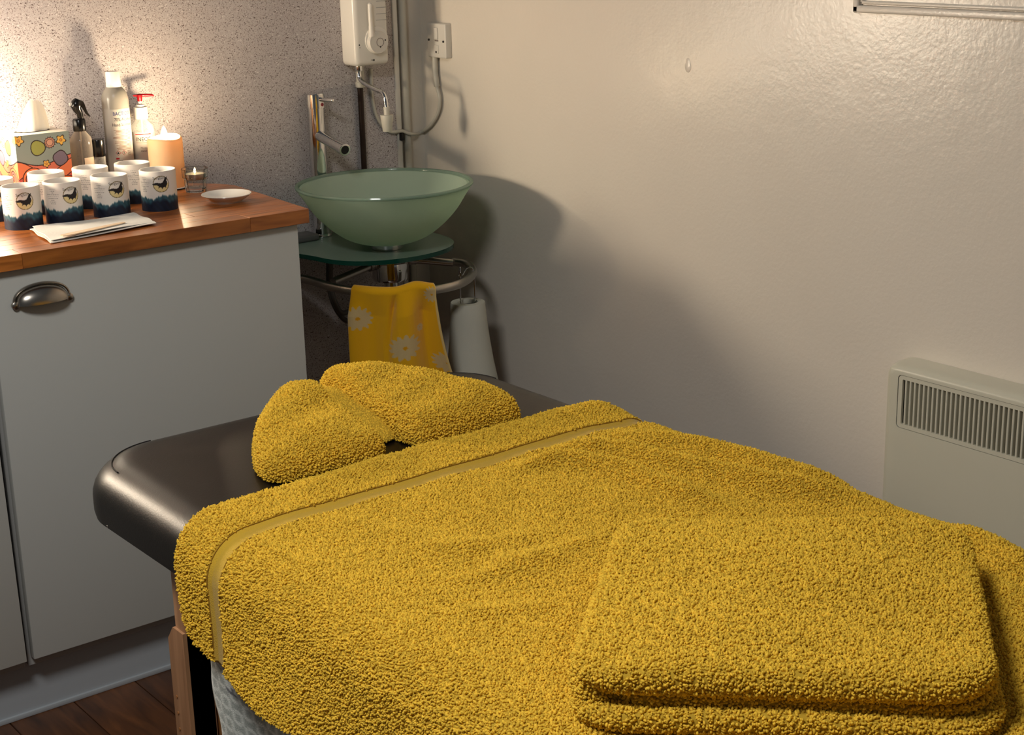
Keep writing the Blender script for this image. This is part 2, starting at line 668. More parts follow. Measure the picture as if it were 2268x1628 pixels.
def frame_bar(y0, z0, w, t, name, par=None):
    mb = MB()
    mb.box((XR - t, 0.7, z0), (XR + .002, y0, z0 + w), min(w, t) * 0.35, 3)
    mb.box((XR - t, y0 - w, z0), (XR + .002, y0, 2.1), min(w, t) * 0.35, 3)
    o = mb.build(name, M['paint'], par)
    return o


tr2 = frame_bar(fy, fz, 0.0125, 0.008, 'trim_2')
tr2['kind'] = 'structure'
frame_bar(fy - 0.0145, fz + 0.0145, 0.006, 0.006, 'bead', tr2)

# floor with boards
m = MB(); m.box((-1.2, -0.6, -0.05), (XR, YB, -0.004))
fl = structure('floor', new_mesh('floor', m.v, m.f, M['floorgap'], False))
bw = 0.125
me_board = {}
i = 0
x = -1.2 + 0.05
while x < XR - bw:
    y = -0.6 + (i * 0.37 % 0.8)
    first = True
    segs = []
    y0 = -0.6
    while y0 < YB - 0.05:
        y1 = min(YB, y if y > y0 + 0.1 else y0 + 1.1)
        segs.append((y0, y1))
        y0 = y1
        y = y1 + 1.1
    for (a, b_) in segs:
        ln = round(b_ - a, 2)
        if ln not in me_board:
            mm = MB().box((0, 0, -0.012), (bw - 0.0018, b_ - a - 0.0015, 0), 0.0012, 1)
            me_board[ln] = new_mesh('floorboard', mm.v, mm.f, M['floorwood'], False)
        link('floorboard', me_board[ln], fl, (x, a, 0))
    x += bw
    i += 1

# ------------------------------------------------------------------ cabinets and worktop
DF = 2.594           # door front plane
door_l = 0.889
door_r = 1.499
DZ0, DZ1 = 0.132, 0.853


def cup_handle(parent, cx, cz, org):
    mb = MB()
    A, H, D = 0.047, 0.030, 0.024
    na, nb = 28, 12
    for sh in (1.0, 0.93):
        vs = []
        for ia in range(na + 1):
            a = math.pi * ia / na
            for ib in range(nb + 1):
                b2 = (math.pi / 2) * ib / nb
                s = math.sin(a) ** 0.75
                vs.append((cx + A * sh * math.cos(a), DF - D * sh * math.sin(b2) * s, cz + H * sh * math.cos(b2) * s))
        f = grid_faces(na + 1, nb + 1)
        mb.add(vs, f)
    n = (na + 1) * (nb + 1)
    lip = [(ia * (nb + 1) + nb) for ia in range(na + 1)]
    mb.f += [(lip[k], lip[k + 1], n + lip[k + 1], n + lip[k]) for k in range(na)]
    # rounded lugs either side
    for s in (-1, 1):
        mb.tube([(cx + s * 0.0485, DF + 0.001, cz + 0.001), (cx + s * 0.0485, DF - 0.006, cz + 0.001),
                 (cx + s * 0.0485, DF - 0.008, cz + 0.001)], [0.0068, 0.0068, 0.004], 14)
    # flange against the door
    arc = [(cx + 0.0505 * math.cos(t), DF - 0.001, cz + 0.033 * math.sin(t) ** 0.75) for t in np.linspace(0.001, math.pi - .001, 30)]
    mb.tube(arc, 0.0022, 8)
    return mb.build('handle', M['nickel'], parent, origin=org)


def cabinet(x0, x1, label, tilt=0.0, handle=True, gap_l=0.004, gap_r=0.0):
    org = (x0, DF, 0)
    t = thing('base_cabinet', label, 'cabinet', org, group=None)
    MB().box((x0, DF + 0.022, DZ0 - 0.02), (x1, YB - 0.01, ZW - 0.0275), 0.001, 1).build('body', M['carcass'], t, False, org)
    d = MB().box((x0 + gap_l, DF, DZ0), (x1 - gap_r, DF + 0.019, DZ1), 0.0016, 2).build('door', M['cabinet'], t, True, org)
    dp_ = np.array(org)
    if handle:
        h = cup_handle(d, float(at_y(92, 660, DF)[0]), float(at_y(92, 660, DF)[2]) - 0.006, org)
        h['label'] = 'brushed nickel cup handle'
    return t, d


cab, door = cabinet(door_l, door_r, 'white base cabinet with a cup handle, beside the washbasin', 0)
cab2, door2 = cabinet(door_l - 0.612, door_l - 0.007, 'white base cabinet at the left edge, left of the one with a handle', handle=False)
# the left-hand door hangs slightly out of true
door2.rotation_euler = (0, math.radians(-0.45), 0)
door2.location = (-0.0015, -0.001, -0.004)
m = MB().box((-0.2, DF + 0.048, 0.0), (door_r - 0.002, DF + 0.064, DZ0 - .0205))
pl = m.build('plinth', M['plinth'], None, False)
tag(pl, 'grey plinth board running under the white cabinets', 'plinth')
MB().box((-0.2, DF + 0.043, 0.0), (door_r - 0.002, DF + 0.049, 0.010), 0.0015).build('seal_strip', M['plinth'], pl)

# wooden worktop: staves, with the back corner cut away beside the basin
WF, WB_ = 2.579, YB - 0.010
WR = 1.517
wt = thing('worktop', 'brown wooden block worktop laid over the white cabinets', 'worktop', (0.2, WF, ZW - 0.027))
nst = 13
sw = (WB_ - WF) / nst
for i in range(nst):
    ya, yb = WF + i * sw, WF + (i + 1) * sw
    # end of the row: straight, then cut diagonally at the back
    xe = WR + 0.06 * max(0, min(1, (ya - WF) / 0.37)) * 0.5
    xe_b = WR + 0.06 * max(0, min(1, (yb - WF) / 0.37)) * 0.5
    if ya > WF + 0.36:
        xe = WR + 0.03 - (ya - WF - 0.36) * 0.75
    if yb > WF + 0.36:
        xe_b = WR + 0.03 - (yb - WF - 0.36) * 0.75
    cuts = [-0.1]
    xx = -0.1 + 0.12 + (i * 0.29) % 0.5
    while xx < xe - 0.1:
        cuts.append(xx)
        xx += 0.34 + ((i * 7 + len(cuts) * 3) % 5) * 0.05
    cuts.append(xe)
    for k in range(len(cuts) - 1):
        a0, a1 = cuts[k] + 0.0002, cuts[k + 1] - 0.0002
        last = k == len(cuts) - 2
        e0 = a1 + (0.0002 if last else 0)
        e1 = (xe_b if last else a1)
        mb = MB()
        z0, z1 = ZW - 0.027, ZW
        p = [(a0, ya + .0001), (e0, ya + .0001), (e1, yb - .0001), (a0, yb - .0001)]
        bm = bmesh.new()
        lo = [bm.verts.new((q[0], q[1], z0)) for q in p]
        hi = [bm.verts.new((q[0], q[1], z1)) for q in p]
        bm.faces.new(lo[::-1]); bm.faces.new(hi)
        for s in range(4):
            bm.faces.new((lo[s], lo[(s + 1) % 4], hi[(s + 1) % 4], hi[s]))
        bmesh.ops.bevel(bm, geom=bm.edges[:], offset=0.0005, segments=1, affect='EDGES')
        bm.verts.index_update()
        mb.add([v.co[:] for v in bm.verts], [[v.index for v in f.verts] for f in bm.faces])
        bm.free()
        c0 = np.array(((a0 + a1) / 2, (ya + yb) / 2, z0))
        o = mb.build('stave', M['worktop'], wt, False, origin=c0)
        o.location = c0 - np.array((0.2, WF, ZW - 0.027))

# ------------------------------------------------------------------ text helper
def text_verts(s, size, align='CENTER'):
    cu = bpy.data.curves.new('t', 'FONT')
    cu.body = s
    cu.size = size
    cu.align_x = align
    cu.resolution_u = 2
    ob = bpy.data.objects.new('t', cu)
    COL.objects.link(ob)
    bpy.context.view_layer.update()
    dg = bpy.context.evaluated_depsgraph_get()
    me = bpy.data.meshes.new_from_object(ob.evaluated_get(dg))
    v = [(a.co.x, a.co.y) for a in me.vertices]
    f = [tuple(p.vertices) for p in me.polygons]
    bpy.data.objects.remove(ob)
    bpy.data.curves.remove(cu)
    bpy.data.meshes.remove(me)
    return v, f


def wrap(mb, v2, f2, Rr, th0, z0, squash=1.0):
    vs = []
    for (x_, y_) in v2:
        th = th0 + x_ * squash / Rr
        vs.append((Rr * math.sin(th), -Rr * math.cos(th), z0 + y_))
    mb.add(vs, f2)


def wrap_text(mb, s, size, Rr, th0, z0, squash=1.0, align='CENTER'):
    v, f = text_verts(s, size, align)
    wrap(mb, v, f, Rr, th0, z0, squash)


def wrap_bar(mb, x0, x1, z0, z1, Rr, th0):
    n = max(2, int(abs(x1 - x0) / 0.002))
    v = []
    for k in range(n + 1):
        x_ = x0 + (x1 - x0) * k / n
        v += [(x_, 0), (x_, z1 - z0)]
    f = [(2 * k, 2 * k + 2, 2 * k + 3, 2 * k + 1) for k in range(n)]
    wrap(mb, v, f, Rr, th0, z0)


# ------------------------------------------------------------------ printed card cups
CR, CH = 0.0345, 0.0765


def cup_colors():
    nth, nz = 300, 96
    th = np.linspace(-math.pi, math.pi, nth, endpoint=False)
    z = np.linspace(0, CH, nz)
    TH, Z = np.meshgrid(th, z, indexing='ij')
    col = np.zeros((nth, nz, 3))
    col[:] = (232 / 255, 226 / 255, 218 / 255)
    e = 0.0295 + 0.0028 * np.sin(3 * TH + 0.6) + 0.0016 * np.sin(7 * TH + 2) + 0.0011 * np.sin(17 * TH) + 0.0008 * np.sin(31 * TH + 1) \
        + 0.0006 * np.sin(53 * TH)
    e2 = 0.0225 + 0.003 * np.sin(4 * TH + 2) + 0.0016 * np.sin(11 * TH) + 0.0009 * np.sin(23 * TH + 2)
    mk = np.clip((e - Z) / 0.0035, 0, 1)[..., None]
    teal = np.array([44, 84, 98]) / 255
    navy = np.array([14, 27, 48]) / 255
    tone = np.clip((e2 - Z) / 0.006, 0, 1)[..., None]
    c2 = teal * (1 - tone) + navy * tone
    c2 = c2 * (1 + 0.10 * np.sin(19 * TH + 400 * Z)[..., None])
    col = col * (1 - mk) + c2 * mk
    # round emblem with a bird
    U = TH * CR / 1.45
    V = (Z - 0.0530) / 1.45
    rr = np.sqrt(U ** 2 + V ** 2)
    disc = (rr < 0.0105)
    col[disc & (V < 0.001)] = np.array([226, 208, 150]) / 255
    col[(rr > 0.0100) & (rr < 0.0110)] = np.array([120, 104, 60]) / 255
    bird = np.array([(-.0118, .0005), (-.006, .0022), (-.001, .0012), (.002, .0022), (.0045, .006), (.006, .0085), (.0085, .0092),
                     (.0082, .006), (.0072, .0045), (.0085, .002), (.0078, -.0018), (.006, -.0035), (.0066, -.006), (.0045, -.0042),
                     (.0022, -.0048), (.0012, -.007), (.0000, -.0046), (-.0022, -.0042), (-.0044, -.0062), (-.0032, -.0030),
                     (-.006, -.0012), (-.0105, -.0012)])
    ins = np.zeros(U.shape, bool)
    j = len(bird) - 1
    for i in range(len(bird)):
        xi, yi = bird[i]
        xj, yj = bird[j]
        cnd = ((yi > V) != (yj > V)) & (U < (xj - xi) * (V - yi) / (yj - yi + 1e-12) + xi)
        ins ^= cnd
        j = i
    col[ins] = np.array([28, 26, 30]) / 255
    # rows of small unreadable print beside the emblem
    for k in range(9):
        zc = 0.066 - k * 0.0034
        w = (0.006, 0.005, 0.003, 0.013, 0.012, 0.010, 0.004, 0.006, 0.005)[k]
        cx_ = -1.02 * CR / 1.45
        q = (np.abs(Z - zc) < 0.0007) & (np.abs(U - cx_) < w / 1.45)
        q &= (np.sin(U * 5200 + k) > -0.6)
        col[q] = col[q] * 0.72
    return lin_arr(col), nth, nz, th, z


def make_cup():
    root = thing('card_cup', 'x', 'cup')
    cols, nth, nz, th, z = cup_colors()
    vs = [(CR * math.sin(t), -CR * math.cos(t), zz) for t in th for zz in z]
    me = new_mesh('printed_sleeve', vs, grid_faces(nth, nz, True), M['cupcard'])
    set_colors(me, cols.reshape(-1, 3))
    link('printed_sleeve', me, root)
    r0 = CR - 0.0002
    mb = MB()
    mb.lathe([(r0, 0.0), (r0, CH), (r0 - 0.0006, CH + 0.0008), (r0 - 0.0022, CH + 0.0008), (r0 - 0.0028, CH), (r0 - 0.0028, CH - 0.018)], 64, cap=False)
    mb.lathe([(0.0, 0.0004), (r0, 0.0004)], 64, cap=False)
    mb.build('card_body', M['cardin'], root)
    mb = MB().lathe([(r0 - 0.0029, CH - 0.012), (r0 - 0.006, CH - 0.0095), (0.012, CH - 0.0088), (0.0, CH - 0.0092)], 48, cap=False)
    mb.build('contents', M['cream'], root)
    mb = MB()
    wrap_text(mb, 'Songbird', 0.0072, CR + 0.00015, -0.10, 0.0625, 0.95)
    mb.build('lettering', M['ink'], root, False)
    return root


cup0 = make_cup()
cup_spots = [
    # px centre, front-base py, rotation of the emblem, label
    (55, 510, 10, 'white card cup with blue base, front row, furthest left of the cups shown whole'),
    (146, 497, 26, 'white card cup with blue base, front row, second from the left of whole cups'),
    (250, 483, 22, 'white card cup with blue base, front row, second from the tealight glass'),
    (356, 469, 9, 'white card cup with blue base, front row, nearest the lit candle and tealight glass'),
    (-2, 492, 12, 'white card cup with blue base, cut by the left edge of the picture'),
    (111, 475, 40, 'white card cup with blue base, back row, in front of the tissue box'),
    (208, 463, 38, 'white card cup with blue base, back row, in front of the spray bottle'),
    (300, 452, 62, 'white card cup with blue base, back row, in front of the pump bottle'),
]
for i, (px, py, rot, lab) in enumerate(cup_spots):
    o = cup0 if i == 0 else copy_tree(cup0)
    fp = at_z(px, py, ZW)
    h = np.array([fp[0], fp[1]]); h = h / np.linalg.norm(h)
    cpos = fp[:2] + h * CR
    o.location = (cpos[0], cpos[1], ZW)
    o.rotation_euler = (0, 0, facing(cpos[0], cpos[1]) + math.radians(rot))
    tag(o, lab, 'cup', 'white and blue card cups on the worktop')

# ------------------------------------------------------------------ tissue box
TB = np.array([float(at_y(36, 340, 3.02)[0]), 3.02])
TW, TD, TH_ = 0.110, 0.110, 0.137


def box_art(nu, nv, seed=0):
    u, v = np.meshgrid(np.linspace(0, 1, nu), np.linspace(0, 1, nv), indexing='ij')
    asp = TH_ / TW
    col = np.zeros((nu, nv, 3))
    col[:] = np.array([146, 160, 152])
    ln = np.array([44, 26, 28])

    def disc(cx, cy, r, c, outline=0.017, wob=0.0, n=5, ph=0.0):
        du, dv = u - cx, (v - cy) * asp
        ang = np.arctan2(dv, du)
        rr = np.sqrt(du ** 2 + dv ** 2) / (1 + wob * np.cos(n * ang + ph))
        col[rr < r + outline] = ln
        col[rr < r] = np.array(c)

    # rolling hills
    for (base, amp, fr, ph, c) in ((0.60, 0.06, 5.0, 2.6, (222, 120, 92)), (0.52, 0.10, 5.5, 1.7, (236, 130, 84)),
                                   (0.34, 0.08, 7.0, 0.2, (206, 92, 84)), (0.26, 0.09, 6.0, 2.6, (240, 134, 82))):
        hgt = base + amp * np.sin(fr * u + ph)
        col[v < hgt + 0.014] = ln
        col[v < hgt] = np.array(c)
    for (cx, cy) in ((0.27, 0.36), (0.86, 0.14)):
        for k, r in enumerate((0.19, 0.135, 0.075, 0.035)):
            disc(cx, cy, r, ((240, 134, 82), (214, 104, 92), (236, 140, 96), (206, 92, 84))[k])
    disc(0.40, 0.80, 0.125, (160, 164, 84), 0.017, 0.05, 3)
    disc(0.80, 0.62, 0.125, (124, 112, 128), 0.017, 0.05, 4, 1)
    disc(0.63, 0.86, 0.085, (208, 150, 124), 0.016, 0.10, 14)
    disc(0.63, 0.86, 0.055, (216, 164, 136), 0.010)
    for (cx, cy, r) in ((0.06, 0.93, 0.075), (0.84, 0.88, 0.070), (0.53, 0.56, 0.050), (0.52, 0.35, 0.05)):
        disc(cx, cy, r, (238, 188, 86), 0.016, 0.22, 5, 1.2)
        disc(cx, cy, r * 0.3, (222, 150, 70), 0.006)
    disc(0.30, 0.02, 0.15, (244, 176, 66), 0.014)
    return lin_arr(col / 255.0)


tis = thing('tissue_box', 'tall tissue box printed with orange hills and yellow flowers, behind the card cups', 'tissue box',
            (TB[0], TB[1], ZW), math.radians(-1.5))
MB().box((0.0004, 0.0004, 0), (TW - .0004, TD - .0004, TH_ - 0.0004), 0.0008, 1).build('card_body', M['boxplain'], tis)
nu, nv = 200, 240
art = box_art(nu, nv)
me = new_mesh('printed_front', [(TW * i / (nu - 1), 0, TH_ * j / (nv - 1)) for i in range(nu) for j in range(nv)], grid_faces(nu, nv), M['boxcard'])
set_colors(me, art.reshape(-1, 3))
link('printed_front', me, tis)
me = new_mesh('printed_side', [(0, TD * (1 - i / (nu - 1)), TH_ * j / (nv - 1)) for i in range(nu) for j in range(nv)], grid_faces(nu, nv), M['boxcard'])
set_colors(me, art[::-1].reshape(-1, 3))
link('printed_side', me, tis)
# oval mouth of the box and the pulled-up sheet
mb = MB()
el = [(TW / 2 + 0.036 * math.cos(a), TD / 2 + 0.022 * math.sin(a), TH_ + 0.0003) for a in np.linspace(0, 2 * math.pi, 32, endpoint=False)]
mb.add(el, [tuple(range(32))])
mb.build('mouth', M['black_hole'], tis, False)
vs = []
nr, nz = 48, 18
for i in range(nr):
    a = 2 * math.pi * i / nr
    for j in range(nz):
        t = j / (nz - 1)
        w = 1 + 0.20 * math.sin(3 * a + 2.0 * t) * t + 0.10 * math.sin(7 * a + 1)
        rx = (0.022 * (1 - t) ** 0.8 + 0.009 + 0.003 * math.sin(5 * a)) * w
        ry = (0.012 * (1 - t) + 0.004) * w
        top = 0.064 + 0.004 * math.cos(a + 2.2) + 0.002 * math.sin(5 * a)
        vs.append((TW / 2 + 0.004 + rx * math.cos(a) + 0.006 * t, TD / 2 + ry * math.sin(a) - 0.004 * t, TH_ - 0.006 + top * t))
mb = MB().add(vs, grid_faces(nr, nz, True))
mb.build('tissue_sheet', M['tissue'], tis)


# ------------------------------------------------------------------ bottles
def place(px, py, y):
    p = at_y(px, py, y)
    return float(p[0]), y


# large milky sanitiser bottle
sx, sy = place(262, 300, 3.085)
sb = thing('sanitiser_bottle', 'tall milky sanitiser bottle with white cap and blue heading on its label', 'bottle',
           (sx, sy, ZW), facing(sx, sy))
SR = 0.0275
sh = float(at_y(247, 158, 3.085)[2]) - ZW
zk = float(at_y(262, 191, 3.085)[2]) - ZW     # foot of the cap
zd_ = float(at_y(262, 215, 3.085)[2]) - ZW     # where the shoulder starts
zs_ = float(at_y(262, 236, 3.085)[2]) - ZW     # top of the label
hs_ = zk - zd_
mb = MB().lathe([(0.0, 0.0), (SR - 0.002, 0.0), (SR, 0.003), (SR, zd_ - 0.008), (SR - 0.0005, zd_ - 0.001), (SR - 0.0025, zd_ + hs_ * .35), (SR - 0.0060, zd_ + hs_ * .66), (SR - 0.0100, zd_ + hs_ * .88), (0.0140, zk), (0.0125, zk + 0.004)], 48)
mb.build('body', M['sanit'], sb)
mb = MB().lathe([(0.0148, zk), (0.0154, zk + .001), (0.0142, sh - 0.004), (0.0132, sh), (0.0, sh)], 40)
mb.build('cap', M['plastic_white'], sb)
la = math.radians(18)
mb = MB()
n = 40
v = []
for k in range(n + 1):
    th = la - 1.35 + 2.7 * k / n
    for zz in (0.012, zs_ - 0.002):
        v.append(((SR + .0002) * math.sin(th), -(SR + .0002) * math.cos(th), zz))
mb.add(v, [(2 * k, 2 * k + 2, 2 * k + 3, 2 * k + 1) for k in range(n)])
lb = mb.build('label', M['label'], sb)
RL = SR + 0.0004
mb = MB(); wrap_text(mb, 'BACTICIDE', 0.0108, RL, la + .20, zs_ - 0.0150, 0.80); mb.build('lettering', M['blueink'], lb, False)
mb = MB()
wrap_text(mb, '70% Alcohol', 0.0094, RL, la + .20, zs_ - 0.0265, 0.82)
wrap_text(mb, 'Hand Sanitiser', 0.0094, RL, la + .12, zs_ - 0.0370, 0.82)
mb.build('lettering', M['slate'], lb, False)
mb = MB()
rr_ = random.Random(3)
for k in range(15):
    zz = zs_ - 0.0455 - k * 0.0027 - (0.001 if k > 3 else 0) - (0.001 if k > 7 else 0)
    x1 = 0.020
    x0 = -0.020 + rr_.random() * 0.012
    wrap_bar(mb, x0, x1, zz, zz + 0.0009, RL, la)
mb.build('fine_print', M['brownink'], lb, False)
mb = MB()
for cx_ in (-0.012, 0.000):
    for (ro, ri) in ((0.0056, 0.0046),):
        v = []
        for k in range(4):
            a = math.pi / 2 * k
            v.append((cx_ + ro * math.cos(a), ro * math.sin(a)))
            v.append((cx_ + ri * math.cos(a), ri * math.sin(a)))
        wrap(mb, v, [(2 * k, (2 * k + 2) % 8, (2 * k + 3) % 8, 2 * k + 1) for k in range(4)], RL, la, zs_ - 0.0920)
mb.build('hazard_diamond', M['redink'], lb, False)
mb = MB()
v = [(-0.0135, -.0022), (-0.0105, -.0022), (-0.0098, -.0002), (-0.0112, .0012), (-.0115, .0026), (-.013, .001), (-.0142, -.0004)]
wrap(mb, v, [tuple(range(7))], RL, la, zs_ - 0.0920)
wrap(mb, [(-.0006, -.0008), (.0006, -.0008), (.0008, .0028), (-.0008, .0028)], [(0, 1, 2, 3)], RL, la, zs_ - 0.0920)
wrap(mb, [(-.0006, -.0026), (.0006, -.0026), (.0006, -.0014), (-.0006, -.0014)], [(0, 1, 2, 3)], RL, la, zs_ - 0.0920)
for k in range(5):
    wrap_bar(mb, 0.008, 0.016 + (k % 2) * .002, zs_ - 0.089 - k * 0.0022, zs_ - 0.0883 - k * 0.0022, RL, la)
for k in range(3):
    wrap_bar(mb, -0.0175, -0.004 - k * .001, zs_ - 0.1085 - k * 0.002, zs_ - 0.1077 - k * 0.002, RL, la)
mb.build('fine_print', M['ink'], lb, False)
mb = MB(); wrap_bar(mb, -0.0175, -0.0105, zs_ - 0.1055, zs_ - 0.1018, RL, la); mb.build('printed_flag', M['redink'], lb, False)

# pump bottle
sx, sy = place(318, 320, 3.095)
pb = thing('pump_bottle', 'clear pump bottle with red nozzle standing beside the lit candle', 'bottle', (sx, sy, ZW), facing(sx, sy))
PR = 0.0255
pz = float(at_y(318, 262, 3.095)[2]) - ZW       # underside of the collar
mb = MB().lathe([(0.0, 0.0), (PR - .002, 0), (PR, 0.003), (PR, pz - 0.024), (PR - 0.004, pz - 0.012), (0.0135, pz - 0.004), (0.0115, pz), (0.0115, pz + 0.004)], 40)
mb.build('body', M['clear'], pb)
mb = MB().lathe([(0.0, 0.0015), (PR - .0018, 0.0015), (PR - .0018, 0.042), (0, 0.042)], 32)
mb.build('liquid', M['clear'], pb)
zc = float(at_y(318, 232, 3.095)[2]) - ZW
mb = MB().lathe([(0.0145, pz), (0.0150, pz + 0.002), (0.0142, zc - 0.004), (0.010, zc - 0.003), (0.0095, zc + 0.001), (0.004, zc + 0.001), (0.004, zc + 0.011), (0.0, zc + .011)], 32)
mb.build('collar', M['plastic_white'], pb)
zt = float(at_y(318, 208, 3.095)[2]) - ZW
mb = MB()
mb.lathe([(0.0044, zc + 0.008), (0.0052, zc + 0.010), (0.0062, zt - 0.003), (0.0062, zt - 0.0008), (0.0, zt - 0.0005)], 24)
ca = facing(sx, sy)
dl = np.array([math.cos(-ca - 0.25), math.sin(-ca - 0.25)])      # the nozzle points along the wall, to the right
mb.tube([(t * dl[0], t * dl[1], zt - 0.0022 + dz) for t, dz in ((-0.013, 0.0008), (-0.010, 0.0004), (0.0, 0), (0.014, -0.0004), (0.027, -0.001), (0.030, -0.003))],
        [0.0012, 0.0022, 0.0036, 0.0033, 0.0026, 0.0018], 12)
mb.build('nozzle', M['redplastic'], pb)
MB().tube([(0, 0, 0.01), (0, 0, pz)], 0.0022, 10).build('dip_tube', M['plastic_white'], pb)
RL = PR + 0.0003
mb = MB()
lz0, lz1 = 0.020, pz - 0.026
v = []
for k in range(31):
    th = -1.15 + 2.3 * k / 30
    for zz in (lz0, lz1):
        v.append((RL * math.sin(th), -RL * math.cos(th), zz))
mb.add(v, [(2 * k, 2 * k + 2, 2 * k + 3, 2 * k + 1) for k in range(30)])
lb = mb.build('label', M['label'], pb)
RL += 0.0002
mb = MB(); wrap_bar(mb, -0.016, 0.018, lz1 - 0.005, lz1 - 0.0028, RL, 0); mb.build('red_stripe', M['redink'], lb, False)
mb = MB()
wrap_text(mb, 'INEOS', 0.0118, RL, 0.02, lz1 - 0.0180, 0.95)
wrap_text(mb, 'Moisturising', 0.0056, RL, 0.25, lz1 - 0.034, 0.95)
wrap_text(mb, 'Hand Wash', 0.0056, RL, 0.25, lz1 - 0.0405, 0.95)
mb.build('lettering', M['ink'], lb, False)
mb = MB(); wrap_bar(mb, -0.016, 0.018, lz1 - 0.0216, lz1 - 0.0211, RL, 0); mb.build('rule', M['brownink'], lb, False)

# trigger spray bottle
sx, sy = place(182, 340, 3.085)
tb = thing('spray_bottle', 'smoky clear spray bottle with black trigger head and cream label', 'bottle', (sx, sy, ZW), facing(sx, sy))
PR = 0.0235
pz = float(at_y(180, 287, 3.085)[2]) - ZW
mb = MB().lathe([(0, 0), (PR - .002, 0), (PR, .003), (PR, pz - 0.026), (PR - 0.003, pz - 0.015), (0.0125, pz - 0.005), (0.010, pz)], 40)
mb.build('body', M['amber'], tb)
zc = float(at_y(180, 262, 3.085)[2]) - ZW
mb = MB().lathe([(0.0128, pz - .002), (0.0132, pz), (0.0132, zc - 0.003), (0.011, zc), (0.0, zc)], 28)
mb.build('collar', M['black'], tb)
zt = float(at_y(175, 219, 3.085)[2]) - ZW
# head: a hooded body leaning forward, with nozzle on the left and trigger sweeping down on the right
nose = np.array([-1.0, -0.2]); nose = nose / np.linalg.norm(nose)
hd = [(0.004, zc - 0.002, 0.006), (0.003, zc + 0.010, 0.0065), (-0.001, zc + 0.018, 0.0085), (-0.003, zt - 0.014, 0.0115), (-0.001, zt - 0.006, 0.0100), (0.002, zt, 0.0055)]
mb = MB()
mb.tube([(a, 0, z_) for (a, z_, r_) in hd], [r_ for (a, z_, r_) in hd], 18)
mb.build('head', M['black'], tb)
mb = MB()
tg = spline([(0.004, zt - 0.005), (0.010, zt - 0.008), (0.014, zt - 0.018), (0.0175, zt - 0.028), (0.023, zt - 0.036)], 5)
nt_ = len(tg)
vs = []
for k, (a, z_) in enumerate(tg):
    w = 0.0075 - 0.0035 * k / nt_
    th_ = 0.0075 * (1 - k / nt_) + 0.0012
    vs += [(a - th_ * .8, -w, z_ - th_ * .5), (a + th_ * .4, -w, z_ + th_ * .3), (a + th_ * .4, w, z_ + th_ * .3), (a - th_ * .8, w, z_ - th_ * .5)]
fs = []
for k in range(nt_ - 1):
    for s in range(4):
        fs.append((4 * k + s, 4 * k + (s + 1) % 4, 4 * k + 4 + (s + 1) % 4, 4 * k + 4 + s))
fs += [(0, 1, 2, 3)[::-1], tuple(range(4 * nt_ - 4, 4 * nt_))]
mb.add(vs, fs)
mb.build('trigger', M['black'], tb)
MB().tube([(-0.010, -0.002, zt - 0.010), (-0.0155, -0.003, zt - 0.0095)], [0.0042, 0.0034], 14).build('nozzle', M['plastic_white'], tb)
MB().tube([(0, 0, .008), (0, 0, pz)], 0.002, 8).build('dip_tube', M['plastic_white'], tb)
mb = MB()
RL = PR + 0.0003
v = []
for k in range(21):
    th = 0.15 + 1.25 * k / 20
    for zz in (0.020, 0.072):
        v.append((RL * math.sin(th), -RL * math.cos(th), zz))
mb.add(v, [(2 * k, 2 * k + 2, 2 * k + 3, 2 * k + 1) for k in range(20)])
mb.build('label', M['labelcream'], tb)

# small bottle with a black cap
sx, sy = place(219, 350, 3.075)
kb = thing('small_bottle', 'small clear bottle with a wide black cap, between the spray and sanitiser bottles', 'bottle', (sx, sy, ZW), facing(sx, sy))
zc = float(at_y(219, 345, 3.075)[2]) - ZW
zt = float(at_y(219, 308, 3.075)[2]) - ZW
MB().lathe([(0, 0), (0.0125, 0), (0.0135, .002), (0.0135, zc - .002), (0.012, zc)], 28).build('body', M['clear'], kb)
MB().lathe([(0.0128, zc - .001), (0.0132, zc), (0.0132, zt - .002), (0.0122, zt), (0.0, zt)], 28).build('cap', M['black'], kb)

# ------------------------------------------------------------------ candle on a coaster
cxp = at_y(369, 360, 2.99)
cx_, cy_ = float(cxp[0]), 2.99
co = MB().lathe([(0.0, 0), (0.038, 0), (0.039, 0.001), (0.039, 0.003), (0.0375, 0.0042), (0, 0.0042)], 48)
coo = co.build('coaster', M['coaster'], None, loc=(cx_, cy_, ZW))
tag(coo, 'thin round white coaster with a dark edge under the lit candle', 'coaster')
MB().lathe([(0.0391, 0.0004), (0.0396, 0.0008), (0.0396, 0.0026), (0.0391, 0.003)], 48, cap=False).build('rim', M['black'], coo)
zb = ZW + 0.0042
cn = thing('pillar_candle', 'lit cream pillar candle glowing orange near its flame', 'candle', (cx_, cy_, zb))
KR = 0.0358
KH = float(at_y(369, 303, cy_ + 0.0)[2]) - zb
vs = []
prof = [(KR - .001, 0.0), (KR, 0.002), (KR, KH - 0.005), (KR - 0.0015, KH - 0.0015), (KR - 0.004, KH), (KR - 0.0065, KH - 0.002), (KR - 0.009, KH - 0.009), (KR - 0.014, KH - 0.0125), (0.004, KH - 0.0135), (0.0, KH - 0.0135)]
mb = MB().lathe(prof, 56)
for i, p in enumerate(mb.v):
    a = math.atan2(p[1], p[0])
    rr_n = math.hypot(p[0], p[1])
    if p[2] > KH * 0.6:
        mb.v[i] = (p[0], p[1], p[2] + 0.0022 * math.sin(2 * a + 0.6) * min(1, rr_n / KR) - 0.002 * math.cos(a + 2.2))
mb.build('wax', M['wax'], cn)
MB().tube([(0, 0, KH - 0.015), (0.0006, 0, KH - 0.004)], 0.0009, 8).build('wick', M['wick'], cn)
fz = KH - 0.006
